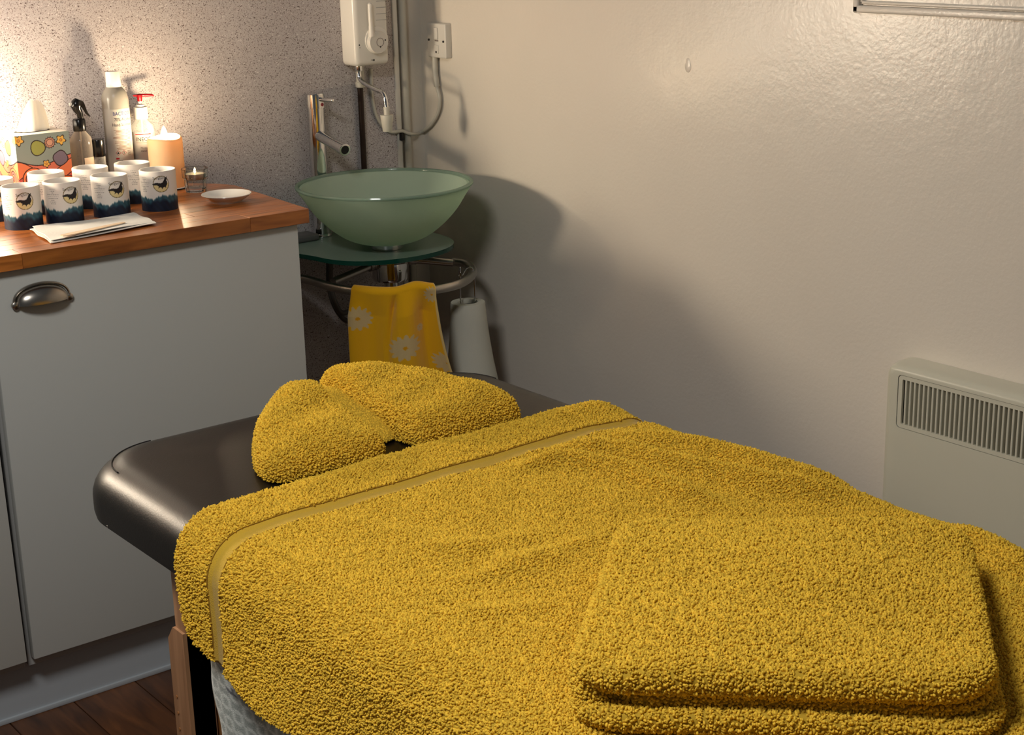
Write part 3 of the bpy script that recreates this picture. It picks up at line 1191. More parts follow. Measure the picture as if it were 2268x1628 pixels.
mb = MB().lathe([(0.0, fz - 0.004), (0.0046, fz - 0.001), (0.0070, fz + 0.006), (0.0072, fz + 0.011), (0.0056, fz + 0.018), (0.0028, fz + 0.025), (0.0, fz + 0.029)], 20)
mb.build('flame', M['flame'], cn)
cl = add_light('candle_light', 'POINT', (0, 0, fz + 0.014), 5.0, (1.0, 0.76, 0.48), 0.012)
cl.parent = cn

# ------------------------------------------------------------------ tealight glass, saucer, napkin
g = at_z(435, 428, ZW)
h = np.array(g[:2]) / np.linalg.norm(g[:2])
gp = g[:2] + h * 0.022
tg_ = thing('tealight_glass', 'small faceted clear glass holding a lit tealight, beside the candle', 'tealight holder', (gp[0], gp[1], ZW), 0.3)
mb = MB().lathe([(0.0, 0.0), (0.0205, 0.0), (0.0215, 0.002), (0.0232, 0.026), (0.0262, 0.030), (0.0282, 0.047), (0.0272, 0.048), (0.0262, 0.047),
                 (0.0243, 0.031), (0.0212, 0.026), (0.0200, 0.009), (0.0, 0.008)], 12)
mb.build('glass_cup', M['glass'], tg_, False)
MB().lathe([(0.0, 0.0262), (0.0196, 0.0262), (0.0200, 0.027), (0.0205, 0.0375), (0.0196, 0.0376), (0.0194, 0.0362), (0.0, 0.036)], 32).build('tealight_cup', M['tin'], tg_)
MB().lathe([(0.0192, 0.0366), (0.0, 0.0366)], 24, cap=False).build('tealight_wax', M['teawax'], tg_)
MB().lathe([(0.0, 0.037), (0.0018, 0.039), (0.0022, 0.042), (0.0012, 0.0465), (0.0, 0.049)], 14).build('flame', M['flame'], tg_)

g = at_z(503, 452, ZW)
h = np.array(g[:2]) / np.linalg.norm(g[:2])
sp = g[:2] + h * 0.030
sc_ = MB().lathe([(0.0, 0.0012), (0.026, 0.0012), (0.027, 0.0), (0.030, 0.0), (0.031, 0.002), (0.040, 0.0075), (0.0475, 0.0135), (0.0492, 0.0152), (0.0488, 0.0162), (0.047, 0.0154),
                  (0.039, 0.0095), (0.030, 0.0052), (0.0, 0.0042)], 72)
for i, p in enumerate(sc_.v):
    pass
sauc = sc_.build('saucer', M['ceramic'], None, loc=(sp[0], sp[1], ZW))
tag(sauc, 'small white saucer near the right end of the wooden worktop', 'saucer')
mb = MB()
mb.tube([(-0.014, -0.014, 0.0058), (-0.004, -0.010, 0.0062), (0.008, -0.008, 0.0062), (0.018, -0.001, 0.0060)], [0.0008, 0.0018, 0.0018, 0.0006], 8)
sl = mb.build('sliver', M['sliver'], None, loc=(sp[0], sp[1], ZW))
tag(sl, 'thin dark sliver lying in the white saucer', 'sliver')

# napkin, folded in layers, with a wooden spatula on it
c4 = [at_z(66, 512, ZW)[:2], at_z(112, 541, ZW)[:2], at_z(347, 499, ZW)[:2], at_z(296, 478, ZW)[:2]]
nap = thing('paper_napkin', 'folded white paper napkin lying at the front of the wooden worktop', 'napkin', (c4[0][0], c4[0][1], ZW))


def nap_layer(z0, shrink, shift, seed):
    n1, n2 = 34, 16
    vs = []
    for i in range(n1):
        for j in range(n2):
            u_, v_ = i / (n1 - 1), j / (n2 - 1)
            p = (c4[0] * (1 - u_) + c4[3] * u_) * (1 - v_) + (c4[1] * (1 - u_) + c4[2] * u_) * v_
            cc = (c4[0] + c4[1] + c4[2] + c4[3]) / 4
            p = cc + (p - cc) * shrink + np.array(shift)
            edge = 1 - min(1, min(u_, 1 - u_) / .08)
            z = z0 + 0.0010 * math.sin(5 * u_ + 3 * v_ + seed) + 0.0008 * math.sin(11 * v_ + 4 * u_ + seed) + 0.0012
            p = p + np.array([math.sin(9 * v_ + seed) * 0.0015, math.sin(7 * u_ + seed) * 0.0015])
            vs.append((p[0], p[1], z))
    f = grid_faces(n1, n2)
    n = len(vs)
    vs += [(a, b_, c_ - 0.0011) for (a, b_, c_) in vs]
    f += [tuple(k + n for k in q[::-1]) for q in grid_faces(n1, n2)]
    rim = [i * n2 for i in range(n1)] + [(n1 - 1) * n2 + j for j in range(1, n2)] + [i * n2 + n2 - 1 for i in range(n1 - 2, -1, -1)] + [j for j in range(n2 - 2, 0, -1)]
    f += [(rim[k], rim[(k + 1) % len(rim)], rim[(k + 1) % len(rim)] + n, rim[k] + n) for k in range(len(rim))]
    MB().add(vs, f).build('fold', M['paper'], nap, True, (c4[0][0], c4[0][1], ZW))


nap_layer(ZW + 0.0022, 1.0, (0, 0), 0.3)
nap_layer(ZW + 0.0050, 0.97, (0.003, 0.004), 1.7)
a_ = at_z(137, 524, ZW + .008); b_ = at_z(276, 494, ZW + .008)
d_ = (b_ - a_); d_ /= np.linalg.norm(d_); n_ = np.array([-d_[1], d_[0], 0])
mb = MB()
vs = []
path = [(0.0, 0.004), (0.006, 0.0078), (0.02, 0.0088), (0.06, 0.0080), (0.12, 0.0062), (np.linalg.norm(b_ - a_) - .004, 0.0045), (np.linalg.norm(b_ - a_), 0.002)]
for (s_, w_) in path:
    for q, dz in ((-1, 0), (1, 0), (1, .0016), (-1, .0016)):
        p = a_ + d_ * s_ + n_ * w_ * q
        vs.append((p[0], p[1], ZW + 0.0085 + dz))
fs = [(0, 1, 2, 3)]
for k in range(len(path) - 1):
    fs += [(4 * k + s, 4 * k + (s + 1) % 4, 4 * k + 4 + (s + 1) % 4, 4 * k + 4 + s) for s in range(4)]
fs.append(tuple(range(4 * len(path) - 4, 4 * len(path))))
mb.add(vs, fs)
stk = mb.build('wooden_spatula', M['stick'], None, False, a_, tuple(a_))
tag(stk, 'pale wooden spatula lying on the paper napkin', 'spatula')

# ------------------------------------------------------------------ table lamp just left of the frame
lx, ly = 1.055, 3.06


def globe_lamp(label, x, y, hgt, r, mat):
    lp = thing('table_lamp', label, 'lamp', (x, y, ZW), group='globe lamps at the left end of the worktop')
    MB().lathe([(0, 0), (0.040, 0), (0.041, 0.004), (0.034, 0.010), (0.012, 0.016), (0.009, 0.03), (0.009, hgt - r - 0.006), (0.020, hgt - r + 0.004), (0, hgt - r + 0.005)], 32).build('base', M['brass'], lp)
    prof = [(max(0.0005, r * math.sin(a)), hgt - r * math.cos(a)) for a in np.linspace(0.0, math.pi, 17)]
    MB().lathe(prof, 32, cap=False).build('globe', mat, lp)
    return lp


# two glowing globe lamps stand on the worktop just left of the frame
globe_lamp('small glowing globe lamp close beside the tissue box', lx, ly, 0.182, 0.045, M['lampglass'])
globe_lamp('taller glowing globe lamp near the left end of the worktop', 0.52, 3.03, 0.275, 0.090, M['lampglass2'])

# ------------------------------------------------------------------ washbasin
BC = np.array([1.900, 2.896])
BR = 0.198
ZR = 0.846
ZS = 0.699
wb = thing('glass_basin', 'round frosted green glass wash bowl on a glass shelf in the corner', 'basin', (BC[0], BC[1], ZS))
H = ZR - ZS
outer = [(0.034, 0.014), (0.060, 0.0165), (0.095, 0.030), (0.130, 0.056), (0.160, 0.088), (0.182, 0.122), (BR - 0.002, H - 0.004)]
prof = spline([(r, z) for r, z in outer], 6)
inner = [(r - 0.011, z + (0.010 if z < 0.05 else 0.004)) for (r, z) in prof[::-1]]
inner = [(max(r, 0.015), min(z, H - 0.004)) for r, z in inner]
mb = MB().lathe([(0.0, 0.014)] + [tuple(p) for p in prof] + [(BR - 0.004, H - 0.003)] + [tuple(p) for p in inner] + [(0.0, inner[-1][1])], 96, cap=False)
mb.build('bowl', M['bowl'], wb)
mb = MB().lathe([(BR - 0.0030, H - 0.005), (BR - 0.0012, H - 0.004), (BR - 0.0002, H - 0.001), (BR - 0.0012, H + 0.0016), (BR - 0.004, H + 0.0024), (BR - 0.0080, H + 0.0016), (BR - 0.0095, H - 0.001), (BR - 0.0095, H - 0.005)], 96, cap=False)
mb.build('polished_rim', M['rimglass'], wb)
MB().lathe([(0.0, 0.0), (0.034, 0.0), (0.035, 0.001), (0.035, 0.014), (0.033, 0.0158), (0.0, 0.0158)], 40).build('mounting_ring', M['chrome'], wb)
MB().lathe([(0.0, 0.0265), (0.020, 0.0265), (0.021, 0.028), (0.018, 0.030), (0.0, 0.0305)], 28).build('drain', M['chrome'], wb)

# glass shelf with a bowed front
sh_pts = []
xl, xr = 1.735, 2.075
for t in np.linspace(0, 1, 29):
    a = math.pi * t
    sh_pts.append((1.905 - 0.170 * math.cos(a) * 1.0, 2.985 - 0.205 * math.sin(a) ** 0.62))
poly = [(xl - .02, YB - 0.012)] + [(xl - .02, 3.02)] + sh_pts[1:-1] + [(xr, 3.02), (xr, YB - 0.012)]
sp2 = []
for p in poly:
    if not sp2 or (abs(p[0] - sp2[-1][0]) + abs(p[1] - sp2[-1][1])) > 1e-4:
        sp2.append(p)
poly = sp2
gs = thing('glass_shelf', 'bowed green-edged glass shelf carrying the wash bowl', 'shelf', (1.905, 3.0, ZS - .010))
n = len(poly)
MB().add([(p[0], p[1], ZS) for p in poly] + [(p[0], p[1], ZS - .010) for p in poly], [tuple(range(n)), tuple(reversed(range(n, 2 * n)))]).build('pane', M['shelfglass'], gs, False, (1.905, 3.0, ZS - .010))
MB().add([(p[0], p[1], ZS) for p in poly] + [(p[0], p[1], ZS - .010) for p in poly],
         [(k, n + k, n + (k + 1) % n, (k + 1) % n) for k in range(n)]).build('edge', M['edgeglass'], gs, True, (1.905, 3.0, ZS - .010))

# grey soap dish on the shelf behind the bowl
mb = MB()
a0 = at_z(664, 534, ZS); a1 = at_z(738, 524, ZS)
mb.box((1.755, 3.075, ZS), (1.835, 3.130, ZS + 0.016), 0.006, 3)
sd = mb.build('soap_dish', M['dish'], None, True, (1.795, 3.10, ZS), (1.795, 3.10, ZS))
tag(sd, 'low dark grey dish on the glass shelf beside the foot of the tap', 'dish')

# tap
fy_ = 3.116
fx = float(at_y(704, 330, fy_)[0])
tp = thing('tap', 'tall chrome mixer tap with slanting spout behind the glass bowl', 'tap', (fx, fy_, ZS))
topz = float(at_y(703, 206, fy_)[2]) - ZS
capz = float(at_y(703, 238, fy_)[2]) - ZS
TR_ = 0.0200
MB().lathe([(0, 0), (0.0225, 0), (0.023, 0.003), (0.022, 0.006), (TR_, 0.007), (TR_, capz), (0, capz)], 40).build('body', M['chrome'], tp)
MB().lathe([(TR_ - .001, capz - .001), (TR_ + .0022, capz), (TR_ + .0022, capz + .002), (TR_ + .002, topz - 0.002), (TR_, topz), (0, topz)], 40).build('cap', M['chrome'], tp)
s0 = np.array([0, 0, float(at_y(708, 296, fy_)[2]) - ZS])
s1 = at_y(764, 332, 2.985) - np.array([fx, fy_, ZS])
mb = MB()
dv = (s1 - s0) / np.linalg.norm(s1 - s0)
mb.tube([s0, s0 + (s1 - s0) * 0.86], 0.0128, 28)
mb.tube([s0 + (s1 - s0) * 0.855, s0 + (s1 - s0) * 0.86, s1, s1 + dv * .0005], [0.0128, 0.0136, 0.0136, 0.0118], 28)
mb.build('spout', M['chrome'], tp)
MB().tube([s1 + dv * .0003, s1 + dv * .0009], 0.0098, 24).build('aerator', M['black_hole'], tp)
lz_ = (topz + capz) / 2 + 0.004
le = at_y(751, 217, 3.03) - np.array([fx, fy_, ZS])
ld = np.array([le[0], le[1], 0.0]); ld /= np.linalg.norm(ld)
MB().tube([ld * 0.015 + [0, 0, lz_], ld * 0.040 + [0, 0, lz_], ld * 0.062 + [0, 0, lz_ + .001], ld * 0.065 + [0, 0, lz_ + .001]], [0.0055, 0.0048, 0.0045, 0.003], 16).build('lever', M['chrome'], tp)
rd = np.array([0.25, -0.97, 0])
MB().tube([rd * (TR_ + .0015) + [0, 0, lz_ - .012], rd * (TR_ + .003) + [0, 0, lz_ - .012]], 0.004, 14).build('marker', M['redplastic'], tp)

# steel towel rail and bracket under the shelf
ZRL = 0.632
rl = thing('towel_rail', 'curved satin steel rail under the glass shelf', 'towel rail', (1.91, 2.95, ZRL))
rp = [at_z(690, 622, ZRL), at_z(735, 636, ZRL), at_z(785, 645, ZRL), at_z(870, 650, ZRL), at_z(960, 642, ZRL), at_z(1020, 628, ZRL), at_z(1047, 606, ZRL), at_z(1036, 586, ZRL), at_z(1004, 580, ZRL)]
back_l = np.array([rp[0][0] - 0.01, YB - 0.01, ZRL])
pts = [back_l, np.array([rp[0][0] - 0.012, 3.06, ZRL])] + rp
# close the right end: in towards the bracket
RAIL = spline([p - np.array((1.91, 2.95, ZRL)) for p in pts], 8)
MB().tube(RAIL, 0.0098, 16).build('rail', M['steel'], rl)
ctr = np.array([1.965, 2.985, 0.646])
brR = at_z(1003, 582, 0.632)
brL = at_z(738, 624, 0.632)
o_ = np.array((1.91, 2.95, ZRL))
MB().tube([ctr - o_ + [0.03, 0, 0], brR - o_], 0.0092, 16).build('cross_bar', M['steel'], rl)
MB().tube([ctr - o_ - [0.03, 0, 0], brL - o_], 0.0088, 16).build('cross_bar', M['steel'], rl)
for (dirv, end) in ((1, brR), (-1, brL)):
    st = ctr + np.array([dirv * 0.034, 0, 0])
    d = end - st; d = d / np.linalg.norm(d)
    mb = MB()
    for k in range(4):
        mb.tube([st - o_ + d * (0.012 + k * 0.0055), st - o_ + d * (0.0165 + k * 0.0055)], 0.0135 - k * 0.0004, 18)
    mb.build('collar', M['steel'], rl)
MB().lathe([(0.0, -0.045), (0.040, -0.045), (0.043, -0.040), (0.043, 0.026), (0.040, 0.030), (0.0, 0.030)], 36, c=tuple(ctr - o_)).build('hub', M['chrome'], rl)
MB().tube([ctr - o_ + [0, 0.02, 0], np.array([ctr[0], YB - .01, ctr[2]]) - o_], 0.016, 16).build('wall_bracket', M['steel'], rl)

# waste pipe and flexible hoses behind the towel
wp = thing('basin_waste', 'chrome waste trap under the glass shelf', 'waste pipe', (ctr[0], ctr[1], 0.30))
MB().lathe([(0, 0.0), (0.03, 0.0), (0.033, 0.004), (0.033, 0.09), (0.03, 0.10), (0.017, 0.105), (0.017, 0.300), (0, 0.300)], 28).build('trap', M['chrome'], wp)
MB().tube([(0, 0.0, 0.07), (0, YB - .012 - ctr[1], 0.07)], 0.016, 16).build('outlet_pipe', M['chrome'], wp)
for k, (dx, low) in enumerate(((0.0, 0.530), (0.012, 0.56))):
    q3 = -0.035 * k
    hp = [at_y(728 + dx * 300, 570, 3.05 + q3), at_y(730 + dx * 300, 640, 3.05 + q3), at_y(748 + dx * 400, 690, 3.05 + q3), at_y(775 + dx * 400, 712 - k * 26, 3.06 + q3), at_y(815, 690 - k * 26, 3.07 + q3), at_y(850, 690 - k * 26, 3.1 + q3)]
    ho = MB().tube(spline(hp, 8), 0.0062, 12).build('flexible_hose', M['dark_hose'], None, True, hp[0], tuple(hp[0]))
    tag(ho, ('lower looping grey flexible hose under the glass shelf', 'upper looping grey flexible hose under the glass shelf')[k], 'hose')

# ------------------------------------------------------------------ daisy hand towel over the rail
o_r = o_
front_i = [i for i, p in enumerate(RAIL)]
RW = np.array(RAIL) + o_r
# part of the rail between two image columns
pa, pb_ = at_z(786, 645, ZRL), at_z(956, 642, ZRL)
ia = int(np.argmin(np.linalg.norm(RW - pa, axis=1)))
ib = int(np.argmin(np.linalg.norm(RW - pb_, axis=1)))
seg = RW[ia:ib + 1]
L = np.concatenate([[0], np.cumsum(np.linalg.norm(np.diff(seg, axis=0), axis=1))])
nu_, nd = 120, 150
uu = np.linspace(0, 1, nu_)
bx_ = np.interp(uu * L[-1], L, seg[:, 0])
by_ = np.interp(uu * L[-1], L, seg[:, 1])
tx = np.gradient(bx_); ty = np.gradient(by_); nn = np.hypot(tx, ty)
nxx, nyy = ty / nn, -tx / nn          # outward (towards the viewer)
sgn = -1 if (nxx.mean() * -BC[0] * 0 + nyy.mean()) > 0 else 1
nxx, nyy = nxx * sgn, nyy * sgn
tw_w = L[-1]


def towel_pt(ui, s):
    """s: arc length from the rail top, positive down the front, negative down the back"""
    u_ = uu[ui]
    rr = 0.0128
    bulge = 0.010 * math.exp(-((u_ - 0.78) / 0.16) ** 2)      # bunched higher on the right
    if s >= 0:
        ang = min(s / (rr), math.pi / 2)
        off = math.sin(ang) * rr
        zz = ZRL + rr * math.cos(ang) + bulge
        down = max(0, s - rr * math.pi / 2)
    else:
        ang = min(-s / rr, math.pi / 2)
        off = -math.sin(ang) * rr
        zz = ZRL + rr * math.cos(ang) + bulge
        down = max(0, -s - rr * math.pi / 2)
    amp = min(1, down / 0.05)
    fold = 0.016 * amp * math.sin(2 * math.pi * (1.9 * u_ + 0.10 + 0.10 * math.sin(8 * down))) + 0.006 * amp * math.sin(2 * math.pi * (2.7 * u_ + 0.3 + 0.5 * down))
    groove = -0.020 * min(1, down / 0.03) * math.exp(-((u_ - 0.53 + 0.10 * min(1, down / 0.12)) / 0.035) ** 2) * math.exp(-down / 0.09)
    off2 = off + (fold + groove) * (1 if s >= 0 else 0.4)
    side = max(0, u_ - 0.5) * 0.05 * min(1, down / 0.2) ** 2
    return (bx_[ui] + nxx[ui] * off2 + tx[ui] / nn[ui] * side * 1.2, by_[ui] + nyy[ui] * off2 + ty[ui] / nn[ui] * side * 1.2, zz - down)


S = np.concatenate([np.linspace(-0.20, -0.0, 40, endpoint=False), np.linspace(0, 0.255, nd)])
vs = [towel_pt(i, s) for i in range(nu_) for s in S]
Uc = np.repeat(uu * tw_w, len(S))
Sc = np.tile(S, nu_)
cc = np.zeros((len(vs), 3)); cc[:] = np.array([240, 180, 24]) / 255
for (u0, s0_, r0_) in ((0.10, 0.075, 0.024), (0.60, 0.140, 0.026), (1.0, 0.185, 0.022), (0.22, 0.235, 0.024), (0.78, 0.108, 0.008), (0.95, 0.03, 0.016)):
    du, ds = Uc - u0 * tw_w, Sc - s0_
    an = np.arctan2(ds, du)
    rr_ = np.hypot(du, ds)
    pet = rr_ < r0_ * (0.98 + 0.16 * np.cos(13 * an))
    cc[pet] = np.array([216, 190, 136]) / 255
    cc[rr_ < r0_ * 0.16] = np.array([222, 158, 20]) / 255
cc[(Uc > tw_w * 0.985)] = np.array([230, 200, 130]) / 255
org = (float(bx_.mean()), float(by_.mean()), ZRL - 0.2)
me = new_mesh('hand_towel', np.array(vs) - np.array(org), grid_faces(nu_, len(S)), M['hand_towel'])
set_colors(me, lin_arr(cc))
ht = link('hand_towel', me, None, org)
sol = ht.modifiers.new('thick', 'SOLIDIFY'); sol.thickness = 0.003; sol.offset = 0
tag(ht, 'yellow hand towel printed with white daisies, hanging over the steel rail', 'towel')

# ------------------------------------------------------------------ paper roll hanging from the rail
rc = at_y(1036, 668, 2.79)
pr = thing('paper_roll', 'flared white paper roll hanging below the steel rail by the right wall', 'paper roll', (rc[0], rc[1], rc[2] - 0.20))
mb = MB().lathe([(0.021, 0.0), (0.061, 0.0), (0.060, 0.01), (0.052, 0.06), (0.046, 0.11), (0.0415, 0.16), (0.0395, 0.196), (0.0385, 0.1995), (0.023, 0.2000), (0.0225, 0.1985), (0.0225, 0.0)], 56, cap=False)
for i, p in enumerate(mb.v):
    k = max(0, 1 - p[2] / 0.2)
    mb.v[i] = (p[0] * (1 + 0.05 * k) + 0.004 * k, p[1], p[2])
mb.build('roll', M['roll'], pr)
MB().lathe([(0.0, 0.02), (0.022, 0.02), (0.0222, 0.185), (0.0215, 0.19)], 30, cap=False).build('core', M['spacer'], pr)
hk = thing('roll_hook', 'thin double wire hook holding the paper roll on the rail', 'hook', (rc[0], rc[1], rc[2] - 0.1))
for s in (-1, 1):
    dx = s * 0.013
    pts = spline([(dx, dx * -.8, -0.06), (dx, dx * -.8, 0.10), (dx * .9, dx * -.7, ZRL + 0.1 - rc[2] + 0.008 + 0.0), (dx * .5, dx * -.4 + .012, ZRL - rc[2] + 0.114), (dx * .4, 0.024, ZRL - rc[2] + 0.095)], 6)
    MB().tube(pts, 0.0016, 8).build('wire', M['chrome'], hk)

# ------------------------------------------------------------------ water heater
hx0, hx1 = 1.957, 2.051
hy0 = 3.077
hz0 = float(at_y(787, 149, hy0)[2])
wh = thing('water_heater', 'white wall-mounted water heater with lever dial above the glass bowl', 'water heater', (hx0, hy0, hz0))
og = (hx0, hy0, hz0)
MB().box((hx0, hy0, hz0), (hx1, YB - 0.009, hz0 + 0.34), 0.012, 4).build('casing', M['heater_white'], wh, True, og)
dc = at_y(832, 93, hy0)
dx_, dz_ = dc[0], dc[2]


def ydisc(mb, cx, cz, prof, seg=32, cap=True):
    """lathe about the y axis, towards the viewer: prof of (r, depth)"""
    t = MB().lathe(prof, seg, cap=cap)
    mb.add([(cx + p[0], hy0 - p[2], cz + p[1]) for p in t.v], [f[::-1] for f in t.f])


mb = MB(); ydisc(mb, dx_ + .002, dz_ + .004, [(0.031, -0.002), (0.031, 0.003), (0.029, 0.004), (0.0, 0.004)]); mb.build('dial_plate', M['heater_white'], wh, True, og)
mb = MB(); ydisc(mb, dx_, dz_, [(0.026, 0.002), (0.026, 0.012), (0.0245, 0.0145), (0.0, 0.0145)])
dial = mb.build('dial', M['plastic_white'], wh, True, og)
mb = MB()
lv = [(dx_ - .016, dz_ + 0.014, .008), (dx_ - .0165, dz_ + .04, .0055), (dx_ - .0175, dz_ + .070, .0052), (dx_ - .0165, dz_ + .086, .0058), (dx_ - .0162, dz_ + .089, .003)]
mb.tube([(a, hy0 - 0.0095, z_) for a, z_, r_ in lv], [r_ for a, z_, r_ in lv], 14)
mb.build('lever', M['plastic_white'], dial, True, og)
mb = MB(); ydisc(mb, dx_ + .003, dz_, [(0.0100, 0.0140), (0.0100, 0.0149), (0.0088, 0.0149), (0.0088, 0.0140)], 28, False)
mb.build('dial_ring', M['greyink'], dial, True, og)
for (ax, az) in ((0.017, 0.004), (0.003, -0.0105)):
    mb = MB(); ydisc(mb, dx_ + ax, dz_ + az, [(0.0018, 0.0140), (0.0018, 0.015), (0, 0.015)], 10)
    mb.build('marking', M['ink'], dial, True, og)
for (px, py, r_) in ((796, 100, .0016), (797, 106, .001), (824, 133, .0012), (828, 133, .0022)):
    q = at_y(px, py, hy0)
    mb = MB(); ydisc(mb, q[0], q[2], [(r_, -0.0005), (r_, 0.0006), (0, 0.0006)], 10)
    mb.build('marking', M['ink'], wh, True, og)
for k in range(5):
    q0 = at_y(833, 45 - k * 14, hy0)
    mb = MB().box((q0[0], hy0 - 0.0006, q0[2] - 0.0006), (hx1 - 0.004, hy0 + 0.001, q0[2] + 0.0006))
    mb.build('groove', M['carcass'], wh, False, og)
# swivel outlet arm
sx_ = 1.977
arm = [(sx_, 3.098, hz0 + 0.004), (sx_, 3.098, hz0 - 0.018), (sx_, 3.094, hz0 - 0.030), (sx_, 3.080, hz0 - 0.037), (sx_, 3.03, float(at_y(832, 199, 3.03)[2])),
       (sx_, 3.005, float(at_y(848, 205, 3.005)[2])), (sx_, 2.994, float(at_y(857, 217, 2.994)[2])), (sx_, 2.990, float(at_y(858, 240, 2.99)[2]))]
MB().tube(spline(arm, 6), 0.0052, 14).build('outlet_arm', M['chrome'], wh, True, og)
zo = float(at_y(858, 236, 2.99)[2])
ze = float(at_y(858, 291, 2.99)[2])
zm = float(at_y(858, 254, 2.99)[2])
MB().lathe([(0.0065, zm - 0.001), (0.0070, zo - 0.002), (0.006, zo), (0.0, zo)], 20, c=(sx_, 2.99, 0)).build('outlet_neck', M['conduit'], wh, True, og)
MB().lathe([(0.0, ze), (0.0100, ze), (0.0106, ze + .001), (0.0150, zm - 0.002), (0.0145, zm), (0.0, zm)], 26, c=(sx_, 2.99, 0)).build('outlet_rose', M['conduit'], wh, True, og)
MB().lathe([(0.0, hz0 - 0.012), (0.0085, hz0 - 0.012), (0.009, hz0 - 0.011), (0.009, hz0 + 0.002)], 16, c=(sx_, 3.098, 0)).build('outlet_nut', M['chrome'], wh, True, og)
# inlet valve and dark feed pipe on the wall
ix = float(at_y(803, 280, 3.128)[0])
iz0 = float(at_y(800, 194, 3.128)[2])
MB().lathe([(0.009, iz0), (0.012, iz0 + .002), (0.012, iz0 + .012), (0.0095, iz0 + .014), (0.0095, hz0 + .002)], 18, c=(ix - .001, 3.126, 0)).build('inlet_valve', M['conduit'], wh, True, og)
MB().tube([(ix, 3.130, ZS + .004), (ix, 3.130, iz0 + 0.003)], 0.0068, 14).build('inlet_pipe', M['spacer'], wh, True, og)

# white conduit up the corner
px_c = float(at_y(898, 150, YB - 0.015)[0])
cd = MB().tube([(px_c, YB - 0.012, 0.0), (px_c, YB - 0.012, 2.4)], 0.0085, 16).build('conduit_pipe', M['conduit'], None, True, (px_c, YB - .012, 0), (px_c, YB - .012, 0))
tag(cd, 'white vertical pipe running up the corner beside the water heater', 'pipe')

# wall switch
s_tl, s_br = at_x(948, 50, XR - 0.014), at_x(991, 130, XR - 0.014)
y1_, y0_ = s_tl[1], s_br[1]
z1_, z0_ = s_tl[2], s_br[2]
sw_ = thing('wall_switch', 'square white fused wall switch beside the water heater', 'switch', (XR, (y0_ + y1_) / 2, z0_))
og = (XR, (y0_ + y1_) / 2, z0_)
MB().box((XR - 0.018, y0_, z0_), (XR + .001, y1_, z1_), 0.003, 3).build('plate', M['plastic_white'], sw_, True, og)
yc, zc_ = (y0_ + y1_) / 2, (z0_ + z1_) / 2
MB().box((XR - 0.0215, yc - 0.008, zc_ + 0.003), (XR - 0.017, yc + 0.006, zc_ + 0.030), 0.0015, 2).build('rocker', M['plastic_white'], sw_, True, og)
MB().box((XR - 0.0185, yc - 0.008, zc_ - 0.0015), (XR - 0.0178, yc + 0.006, zc_ + 0.0015)).build('shadow_gap', M['greyink'], sw_, False, og)
MB().box((XR - 0.0195, yc - 0.009, zc_ - 0.030), (XR - 0.0178, yc + 0.009, zc_ - 0.010), 0.0008, 1).build('fuse_carrier', M['plastic_white'], sw_, True, og)
for (dy, dz) in ((-0.029, -0.001), (0.029, 0.001), (0.0, -0.026)):
    MB().tube([(XR - 0.0165, yc + dy, zc_ + dz), (XR - 0.0200 + (0.0 if dz > -.02 else -.0003), yc + dy, zc_ + dz)], 0.0026, 12).build('screw', M['ink'], sw_, True, og)
# its cable: down the wall, round the corner, and up to the heater
cp = [at_x(963, 126, XR - .010), at_x(964, 160, XR - .010), at_x(968, 192, XR - .010), at_x(974, 220, XR - .009), at_x(970, 250, XR - .009), at_x(953, 278, XR - .010), at_x(930, 294, XR - .014)]
cp += [np.array([px_c + 0.0, YB - 0.026, float(at_y(900, 298, YB - .026)[2])]), np.array([px_c - .02, YB - 0.018, float(at_y(884, 291, YB - .018)[2])]),
       at_y(862, 291, YB - .016), at_y(836, 262, YB - .015), at_y(824, 215, YB - .015), at_y(821, 152, YB - .015)]
cb = MB().tube(spline(cp, 8), 0.0042, 12)
cbo = thing('power_cable', 'white cable looping from the wall switch round the corner to the heater', 'cable', tuple(cp[0]))
cb.build('cable', M['conduit'], cbo, True, cp[0])
MB().tube([cp[0], cp[1], cp[2]], 0.0068, 14).build('sleeve', M['conduit'], cbo, True, cp[0])
q = at_y(888, 298, YB - .012)
MB().box((q[0] - .006, YB - .022, q[2] - .014), (q[0] + .004, YB - .0005, q[2] + .004), .002).build('clip', M['black'], cbo, True, cp[0])

# ------------------------------------------------------------------ panel heater on the right wall
HX = XR - 0.062
p_tl = at_x(1985, 806, HX)
grT, grB = at_x(2002, 843, HX)[2] + .001, at_x(1997, 938, HX)[2] - .001
gy0 = at_x(1999, 890, HX)[1]
pitch = (gy0 - at_x(2257, 970, HX)[1]) / 25.0
hyL, hyR = gy0 + 0.036, 0.95
hzT, hzB = grT + 0.024, 0.16
ph = thing('panel_heater', 'cream electric panel heater with slotted grille on the right wall', 'heater', (XR, hyL, hzB))
og = (XR, hyL, hzB)


def rrect(y0, y1, z0, z1, r, n=6):
    pts = []
    for (cy, cz, a0) in ((y1 - r, z1 - r, 0), (y0 + r, z1 - r, 90), (y0 + r, z0 + r, 180), (y1 - r, z0 + r, 270)):
        for k in range(n + 1):
            a = math.radians(a0 + 90 * k / n)
            pts.append((cy + r * math.cos(a), cz + r * math.sin(a)))
    return pts


def loft(rings, cap0=True, cap1=True):
    vs, fs = [], []
    n = len(rings[0])
    for rg in rings:
        vs += rg
    for i in range(len(rings) - 1):
        fs += [(i * n + k, i * n + (k + 1) % n, (i + 1) * n + (k + 1) % n, (i + 1) * n + k) for k in range(n)]
    if cap0:
        fs.append(tuple(reversed(range(n))))
    if cap1:
        fs.append(tuple(range((len(rings) - 1) * n, len(rings) * n)))
    return vs, fs


